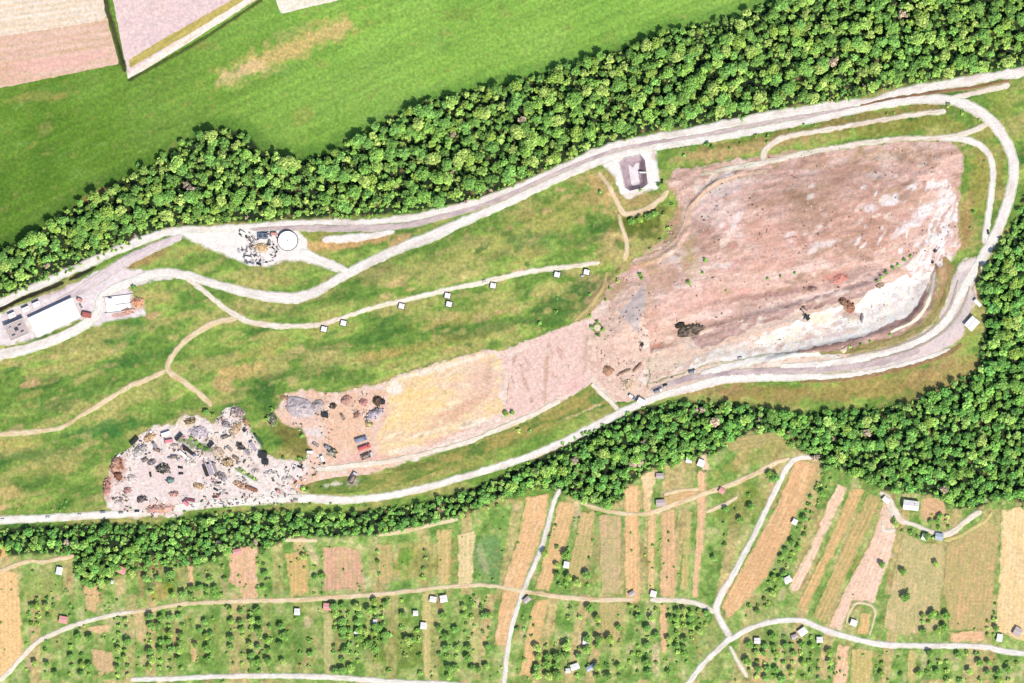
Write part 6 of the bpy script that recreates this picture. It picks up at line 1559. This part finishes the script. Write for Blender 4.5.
DKH = [C(66, 58, 50), C(112, 100, 88), C(146, 130, 112)]
heap(691, 329, 15.5, 7, 3.0, -12, [C(70, 60, 50), C(120, 104, 90), C(150, 134, 116)], 'long dark grey heap on the pink landfill surface', 1, chunks=70, csize=0.8, chunkcols=[C(50, 44, 38), C(110, 96, 84), C(170, 150, 130)])
heap(680, 325, 5, 3, 2.2, -20, [C(40, 34, 28), C(70, 60, 50)], 'small black heap at the west end of the long dark grey heap', 2, chunks=20)
heap(849, 306, 7, 5.5, 4, 50, [C(150, 100, 76), C(196, 140, 112), C(216, 170, 140)], 'brown earth heap beside the white spoil', 3, chunks=20)
heap(843, 301, 4, 4.5, 3, 0, [C(120, 86, 66), C(170, 130, 104)], 'darker brown heap at the north-west of the brown earth heap', 4, chunks=14)
heap(862, 318, 2, 5, 1.6, 5, [C(150, 146, 148), C(180, 176, 176)], 'narrow grey heap at the south-east foot of the brown earth heap', 5, chunks=8)
heap(812, 289, 5, 3, 2, 0, [C(160, 130, 116), C(180, 150, 136)], 'grey-brown heap north of the excavators', 6, chunks=8)
heap(840, 278, 9, 5, 2, -20, [C(214, 140, 124), C(226, 160, 144)], 'reddish heap on the bench north-west of the grey strip', 7, chunks=12)
heap(608, 371, 5.5, 5.5, 2.4, 0, [C(190, 140, 112), C(214, 170, 140)], 'round brown heap by the foot of the haul track', 8, chunks=10)
heap(300, 407, 17, 10, 3.6, 12, [C(186, 172, 176), C(206, 192, 194), C(216, 204, 200)], 'large lavender-grey gravel heap in the sorting yard', 9, name='gravel_heap', chunks=50, csize=0.6)
heap(318, 406, 7, 6, 3, -30, [C(180, 164, 160), C(206, 190, 184)], 'smaller grey gravel heap against the large lavender-grey one', 10, name='gravel_heap', chunks=16, csize=0.6)
heap(346, 400, 6, 5, 2.6, -10, [C(190, 144, 130), C(206, 160, 146)], 'rosy brown heap at the north edge of the sorting yard', 11, chunks=12)
heap(364, 402, 5, 4, 2.6, 0, [C(196, 120, 112), C(226, 170, 160)], 'reddish heap east of the rosy brown heap', 12, chunks=16, csize=0.7)
heap(374, 414, 12, 5.5, 3, -34, [C(190, 176, 186), C(214, 200, 208), C(150, 140, 144)], 'long lavender heap by the corner of the pale sand cell', 13, chunks=34, csize=0.8, chunkcols=[C(80, 70, 70), C(220, 210, 216)])
heap(378, 401, 6, 5, 3, 20, [C(80, 66, 56), C(140, 110, 90)], 'dark scrap heap north of the long lavender heap', 14, chunks=30, csize=0.9)
heap(369, 424, 4, 3.4, 2, 0, [C(150, 130, 90), C(226, 214, 150)], 'yellowish heap below the long lavender heap', 15, chunks=14)
heap(357, 415, 3, 5, 2, 20, [C(150, 116, 100), C(206, 170, 150)], 'small brown heap west of the long lavender heap', 16, chunks=10)
heap(272, 420, 5, 7, 2, -30, [C(70, 70, 60), C(130, 130, 110), C(190, 180, 160)], 'dark rubble heap at the west corner of the sorting yard', 17, chunks=30)
heap(332, 453, 6, 5, 2.4, 30, [C(170, 156, 120), C(230, 220, 200), C(60, 56, 50)], 'mixed scrap heap between the dark lorries', 18, chunks=34)
heap(285, 398, 4, 3, 1.6, 0, [C(206, 170, 140), C(180, 140, 110)], 'small tan heap north-west of the large gravel heap', 19, chunks=10)
heap(333, 406, 4, 3, 2, 0, [C(70, 60, 50), C(150, 130, 110)], 'small dark heap between the gravel and rosy heaps', 20, chunks=14)
heap(116, 464, 6, 9, 3, 20, [C(200, 150, 126), C(226, 184, 160), C(160, 112, 90)], 'rusty scrap heap at the west rim of the scrapyard', 21, name='scrap_heap', chunks=50, csize=0.9)
heap(107, 486, 4, 9, 2.4, 6, [C(206, 140, 130), C(226, 170, 156), C(160, 110, 100)], 'pinkish scrap heap on the south-west rim of the scrapyard', 22, name='scrap_heap', chunks=40)
heap(118, 476, 5, 4, 2.4, 20, [C(110, 70, 54), C(160, 110, 84)], 'dark rusty heap below the rusty scrap heap', 23, name='scrap_heap', chunks=24)
heap(163, 468, 8, 4.5, 3, -10, [C(50, 48, 40), C(110, 104, 90), C(150, 140, 120)], 'dark scrap pile in the centre of the scrapyard', 24, name='scrap_heap', chunks=60, csize=1.0, chunkcols=[C(30, 30, 26), C(90, 90, 84), C(200, 190, 180)])
heap(170, 480, 5, 3, 2, 0, [C(120, 150, 146), C(150, 176, 170), C(90, 100, 96)], 'teal-grey scrap pile just south of the dark central pile', 25, name='scrap_heap', chunks=24)
heap(142, 499, 5.5, 3.6, 2.6, -10, [C(90, 80, 84), C(150, 136, 136)], 'dark grey heap by the south-west corner of the yard', 26, name='scrap_heap', chunks=24)
heap(160, 509, 15, 5, 2.2, -4, [C(230, 186, 156), C(240, 200, 186), C(226, 160, 156), C(206, 176, 120)], 'long pinkish heap along the south road', 27, name='scrap_heap', chunks=60, csize=0.9)
heap(140, 450, 8, 5, 2.4, -40, [C(206, 196, 190), C(150, 140, 140), C(236, 224, 216)], 'pale mixed scrap heap in the north-west of the yard', 28, name='scrap_heap', chunks=50)
heap(150, 437, 7, 4, 2, -35, [C(226, 200, 160), C(190, 150, 110)], 'tan heap between the black and the white container', 29, name='scrap_heap', chunks=30)
heap(198, 432, 10, 6, 2.4, 10, [C(206, 190, 200), C(236, 224, 226), C(160, 150, 156)], 'pale lavender scrap heap north of the yard hedge', 30, name='scrap_heap', chunks=50)
heap(190, 421, 6, 3.4, 2, -20, [C(190, 170, 130), C(110, 90, 66)], 'brownish heap at the north rim of the scrapyard', 31, name='scrap_heap', chunks=26)
heap(238, 412, 8, 5, 2.4, 20, [C(200, 180, 180), C(150, 120, 110), C(236, 220, 214)], 'grey and brown heap at the northern tip of the scrapyard', 32, name='scrap_heap', chunks=40)
heap(236, 428, 5, 9, 2, 40, [C(236, 216, 190), C(206, 170, 130), C(170, 140, 110)], 'tan scrap heap below the northern tip', 33, name='scrap_heap', chunks=40)
heap(228, 462, 6, 5, 2, 20, [C(226, 206, 170), C(190, 160, 120), C(110, 90, 70)], 'sandy scrap heap in the east centre of the yard', 34, name='scrap_heap', chunks=36)
heap(240, 485, 8, 3.6, 1.8, 30, [C(236, 206, 170), C(160, 110, 90)], 'low tan heap above the long rust-red container', 35, name='scrap_heap', chunks=30)
heap(218, 452, 7, 5, 1.8, 30, [C(236, 214, 190), C(200, 176, 150)], 'low beige heap west of the white skip', 36, name='scrap_heap', chunks=34)
heap(262, 247, 7, 4, 1.8, 10, [C(216, 180, 130), C(236, 206, 160)], 'tan sand heap in the tank yard', 37, chunks=12)
heap(138, 302, 7, 5, 2.4, -10, [C(226, 160, 116), C(236, 190, 160)], 'orange-tan heap at the east end of the storage bays', 38, chunks=20)
heap(128, 311, 7, 3, 1.8, -8, [C(206, 140, 120), C(226, 180, 160)], 'salmon heap in the southern storage bay', 39, chunks=16)
heap(624, 372, 8, 1.6, 1.2, -24, [C(150, 120, 100), C(180, 150, 130)], 'narrow brown windrow west of the site office track', 40, chunks=8)
heap(637, 367.5, 7, 1.6, 1.2, -48, [C(150, 120, 100), C(170, 140, 120)], 'narrow slanted windrow north of the site office', 41, chunks=8)
heap(628, 384, 7, 5, 1.6, 10, [C(236, 206, 176), C(206, 176, 150)], 'pale earth heap north-west of the site office', 42, chunks=20)
heap(880, 285, 5, 3, 1.5, -30, [C(200, 170, 150), C(170, 146, 120)], 'small tan heap under the green row above the spoil', 43, chunks=10)
heap(843, 350, 4, 3.4, 1.6, 0, [C(244, 226, 200), C(236, 206, 180)], 'small pale heap on the bank above the bend road', 44, chunks=6)

# ---- storage bays
bay = root_at('storage_bay', 124, 303, -7, 'white concrete storage bays east of the hall yard', 'storage bay')
link('floor_slab', M('floor_slab', boxes([(-6, 0, 0.0, 24, 15, 0.3)]), solid('pale_slab', (0.46, 0.45, 0.44), 0.9, var=0.06)), bay)
for (x, y, L, W) in ((-5, 7.6, 30, 0.6), (-5, -8.2, 30, 0.6), (2, -1, 20, 0.5), (-18, 3, 0.5, 8)):
    link('bay_wall', M('bay_wall/%.0f%.0f' % (x, y), boxes([(x, y, 0.4, L, W, 1.2)]), CONC), bay)

# ---- gas wells along the cream track
# more machines and heaps packed between the larger ones
for (u, v, ru, rv, a, c_, lab) in [
    (176, 446, 5, 3, 10, 'pale', 'low pale heap between the slanted lorries and the pinkish container'), (152, 462, 5, 3, -20, 'grey', 'low grey heap west of the dark central pile'),
    (190, 462, 6, 4, 30, 'pale', 'low pale heap south of the long white lorry'), (132, 478, 5, 4, 0, 'pale', 'low pale heap east of the dark rusty heap'), (199, 486, 6, 3, 10, 'tan', 'low tan heap west of the black car in the south'),
    (222, 476, 6, 4, 40, 'grey', 'low grey heap below the narrow mid-yard containers'), (240, 446, 5, 3.4, 50, 'dark', 'dark scrap heap left of the grey container in the north-east'), (270, 474, 7, 4, 0, 'pale', 'pale heap south of the bulky black container'),
    (226, 424, 5, 3, 30, 'grey', 'grey heap on the narrow neck of the scrapyard'), (256, 472, 5, 3, 20, 'pale', 'pale heap below the container pair at the east edge'), (288, 480, 7, 4, -6, 'pale', 'pale heap where the scrapyard narrows to the east'),
    (174, 494, 5, 3, 0, 'rosy', 'rosy heap north-west of the dark red flat container'), (128, 490, 4, 3, 0, 'rosy', 'rosy heap near the south-west corner of the yard'), (246, 422, 5, 3, 50, 'tan', 'tan heap above the dark machine at the north-east edge')]:
    cc_ = {'pale': [C(246, 234, 224), C(226, 204, 190), C(252, 246, 240)], 'grey': [C(150, 144, 146), C(196, 186, 188), C(110, 106, 108)], 'tan': [C(226, 196, 150), C(190, 150, 110)], 'dark': [C(70, 66, 62), C(130, 120, 112)], 'rosy': [C(226, 166, 156), C(206, 140, 126), C(240, 206, 196)]}[c_]
    heap(u, v, ru, rv, 1.8, a, cc_, lab, int(u * 7 + v), name='scrap_heap', chunks=34, csize=0.8)
for (u, v, lab) in [(324, 329, 'white gas well hut, westernmost on the cream track over the grass slope'), (343.5, 323, 'white gas well hut, second from the west on the cream track'), (401.5, 306, 'white gas well hut alone in the middle of the cream track'),
                    (447.5, 295.5, 'white gas well hut touching the track, upper of a close pair'), (449, 304, 'white gas well hut, lower of the close pair'), (493, 285.5, 'white gas well hut east of the close pair'),
                    (557, 274.5, 'white gas well hut near the east end of the track'), (586.5, 272, 'white gas well hut at the very east end of the track')]:
    r = root_at('gas_well', u, v, 12, lab, 'gas well', 'gas wells along the track')
    link('plinth', M('plinth', boxes([(0, 0, -0.3, 7.2, 6.6, 0.8)]), solid('dark_apron', (0.05, 0.045, 0.04), 0.9)), r)  # plinth leaves a dark margin all round the hut
    hz = link('hut', M('hut', boxes([(0, 0, 1.1, 5.2, 4.8, 2.2)]), solid('white_paint', WHT)), r)
    link('roof', M('roof/gw', boxes([(0, 0, 2.35, 5.6, 5.2, 0.3, 0, 0.9, 0.9)]), ROOF_W), hz)
    link('vent_pipe', M('vent_pipe', joinVF([cyl(1.6, 1.2, 3.0, 0.16, 1.2, 8), cyl(1.6, 1.2, 3.6, 0.3, 0.12, 8)]), STEEL), hz)
    link('hatch', M('hatch/gw', boxes([(0, -2.45, 1.0, 1.0, 0.1, 1.6)]), DARK), hz)
    link('gas_pipe', M('gas_pipe', cyl(-3.4, 0, 0.5, 0.18, 3, 8, 'x'), STEEL), r)
for (u, v, lab) in [(582.5, 276, 'small dark gas valve box beside the eastern gas wells'), (484, 281, 'tan valve box on the north side of the track east of the pair')]:
    r = root_at('valve_box', u, v, 12, lab, 'valve box')
    link('box', M('box', boxes([(0, 0, 0.5, 2.6, 2.0, 1.4)]), DARK), r)
    link('lid', M('lid', boxes([(0, 0, 1.3, 2.9, 2.3, 0.2, 0, 0.9, 0.9)]), STEEL), r)

# ---- leachate basin
bs = root_at('leachate_basin', 634, 174, 0, 'square leachate basin with a mauve liner and a pale floor', 'basin')
bs.location = (0, 0, 0); bs.rotation_euler = (0, 0, 0)
LIN = ground_mat('basin_liner', 2.0, 0.8, 0.10, 0.1)
patch('liner', BASIN, [C(176, 152, 160), C(196, 172, 176), C(160, 138, 146)], 6, 201, 0.3, 3, fade=0, mat=LIN, lift=0.42, contrast=2, kind=None, parent=bs,
      spotlist=[(644, 170, 5, 16, -3, C(130, 108, 116), 0.75), (634, 188, 12, 4, -14, C(126, 104, 112), 0.75)])
patch('basin_floor', [(628, 163), (633, 168), (636, 163), (640, 162), (638, 172), (640, 184), (632, 186), (630, 176)], [C(250, 240, 240), C(240, 226, 228)], 4, 202, 0.6, 3, fade=0, mat=LIN, lift=0.55, kind=None, parent=bs)
o = link('jetty', M('jetty', boxes([(131.5, 169, 1.2, 8, 1.6, 0.4), (135, 169, 0.4, 0.3, 1.4, 1.8)]), CONC), bs)
o.location = (0, 0, float(Z(648, 173)) - 0.6)
# kerb round the basin
kb = []
for i in range(len(BASIN)):
    (x0, y0), (x1, y1) = BASIN[i], BASIN[(i + 1) % len(BASIN)]
    n_ = max(1, int(math.hypot(x1 - x0, y1 - y0) / 3))
    for k in range(n_):
        a = (x0 + (x1 - x0) * (k + 0.5) / n_, y0 + (y1 - y0) * (k + 0.5) / n_)
        X, Y = XY(*a)
        kb.append((X, Y, float(Z(*a)) + 0.75, math.hypot(x1 - x0, y1 - y0) / n_, 0.5, 0.4, -math.degrees(math.atan2(y1 - y0, x1 - x0))))
link('kerb', mesh_np('kerb', boxes(kb)[0], [boxes(kb)[1]], CONC), bs)
# settling pond ring at the landfill foot
pr = root_at('ring_pond', 597.5, 328, 0, 'small pale round pond ringed by bushes at the landfill foot', 'pond')
link('rim', M('rim/pond', joinVF([cyl(0, 0, 0.0, 5.2, 0.5, 28, r2=4.6)]), solid('earth_rim', C(150, 150, 90), 0.9)), pr)
link('bed', M('bed', cyl(0, 0, 0.1, 3.3, 0.5, 24), solid('pale_mud', C(236, 220, 190), 0.9)), pr)

# ---- loose scrap strewn over the yards
def strewn(name, P, n, label, cols, seed, smin=0.5, smax=2.2, avoid=None):
    rg = np.random.default_rng(seed)
    u0, v0, u1, v1 = bb(P, 0)
    VS = []; FS = []; CS = []; k = 0
    while k < n:
        a, b = rg.uniform(u0, u1), rg.uniform(v0, v1)
        if avoid and sdpoly(avoid, np.array([a]), np.array([b]))[0] > 0:
            continue
        if sdpoly(P, np.array([a]), np.array([b]))[0] < 1 or fbm(np.array([a]), np.array([b]), 11, seed, 2)[0] < 0.42 + 0.12 * rg.random():
            continue
        s_ = rg.uniform(smin, smax)
        q, f = boxes([(0, 0, 0.3 * s_, s_ * rg.uniform(0.8, 2.4), s_ * rg.uniform(0.4, 1.1), s_ * rg.uniform(0.3, 0.9), rg.uniform(0, 180), rg.uniform(0.5, 1), rg.uniform(0.5, 1))])
        X, Y = XY(a, b)
        VS.append(q + (X, Y, float(Z(a, b)) + 0.3)); FS.append(f + 8 * k)
        CS.append(np.tile(cols[rg.integers(len(cols))] * rg.uniform(0.6, 1.2), (8, 1)))
        k += 1
    tag(link(name, mesh_np(name, np.concatenate(VS), [np.concatenate(FS)], tone_mat('lump_surface'), np.concatenate(CS))), label, 'scrap', kind='stuff')


SC = [C(60, 58, 56), C(130, 124, 122), C(170, 160, 160), C(240, 232, 228), C(250, 246, 244), C(250, 246, 240), C(244, 236, 230), C(190, 140, 110), C(226, 190, 150), C(150, 160, 180), C(120, 90, 70), C(200, 190, 196), C(96, 110, 80), C(220, 150, 150)]
strewn('scrap_litter', YARD, 520, 'loose scrap pieces strewn over the pale scrapyard ground', SC, 61, avoid=[(122, 480), (150, 460), (200, 462), (206, 495), (130, 500)])
strewn('rubble_litter', [(280, 398), (340, 390), (385, 392), (388, 415), (372, 432), (340, 400), (330, 470), (300, 470), (300, 440)], 160, 'small rubble pieces between the sorting yard heaps', SC, 62, 0.4, 1.5)
strewn('waste_litter', LANDFILL, 600, 'small waste pieces strewn over the pink landfill', [C(250, 240, 236), C(240, 214, 206), C(120, 90, 76), C(160, 120, 100), C(206, 190, 190)], 63, 0.3, 1.2)
strewn('stone_litter', [(600, 340), (640, 290), (655, 350), (700, 375), (640, 400), (600, 395)], 120, 'stones and clods on the bare junction ground', [C(150, 120, 100), C(240, 220, 206), C(190, 160, 140)], 64, 0.4, 1.3)
strewn('equipment_litter', [(236, 232), (282, 230), (276, 262), (244, 266)], 200, 'small pipes and fittings around the tank yard equipment', [C(60, 60, 66), C(150, 130, 120), C(250, 244, 240), C(200, 190, 190), C(120, 124, 140)], 65, 0.6, 2.2)
strewn('spoil_lumps', [(700, 366), (760, 338), (860, 305), (930, 266), (920, 300), (860, 332), (770, 350)], 130, 'grey and pale lumps lying on the white spoil', [C(226, 214, 212), C(250, 246, 244), C(214, 196, 186), C(240, 224, 196)], 66, 0.3, 1.0)
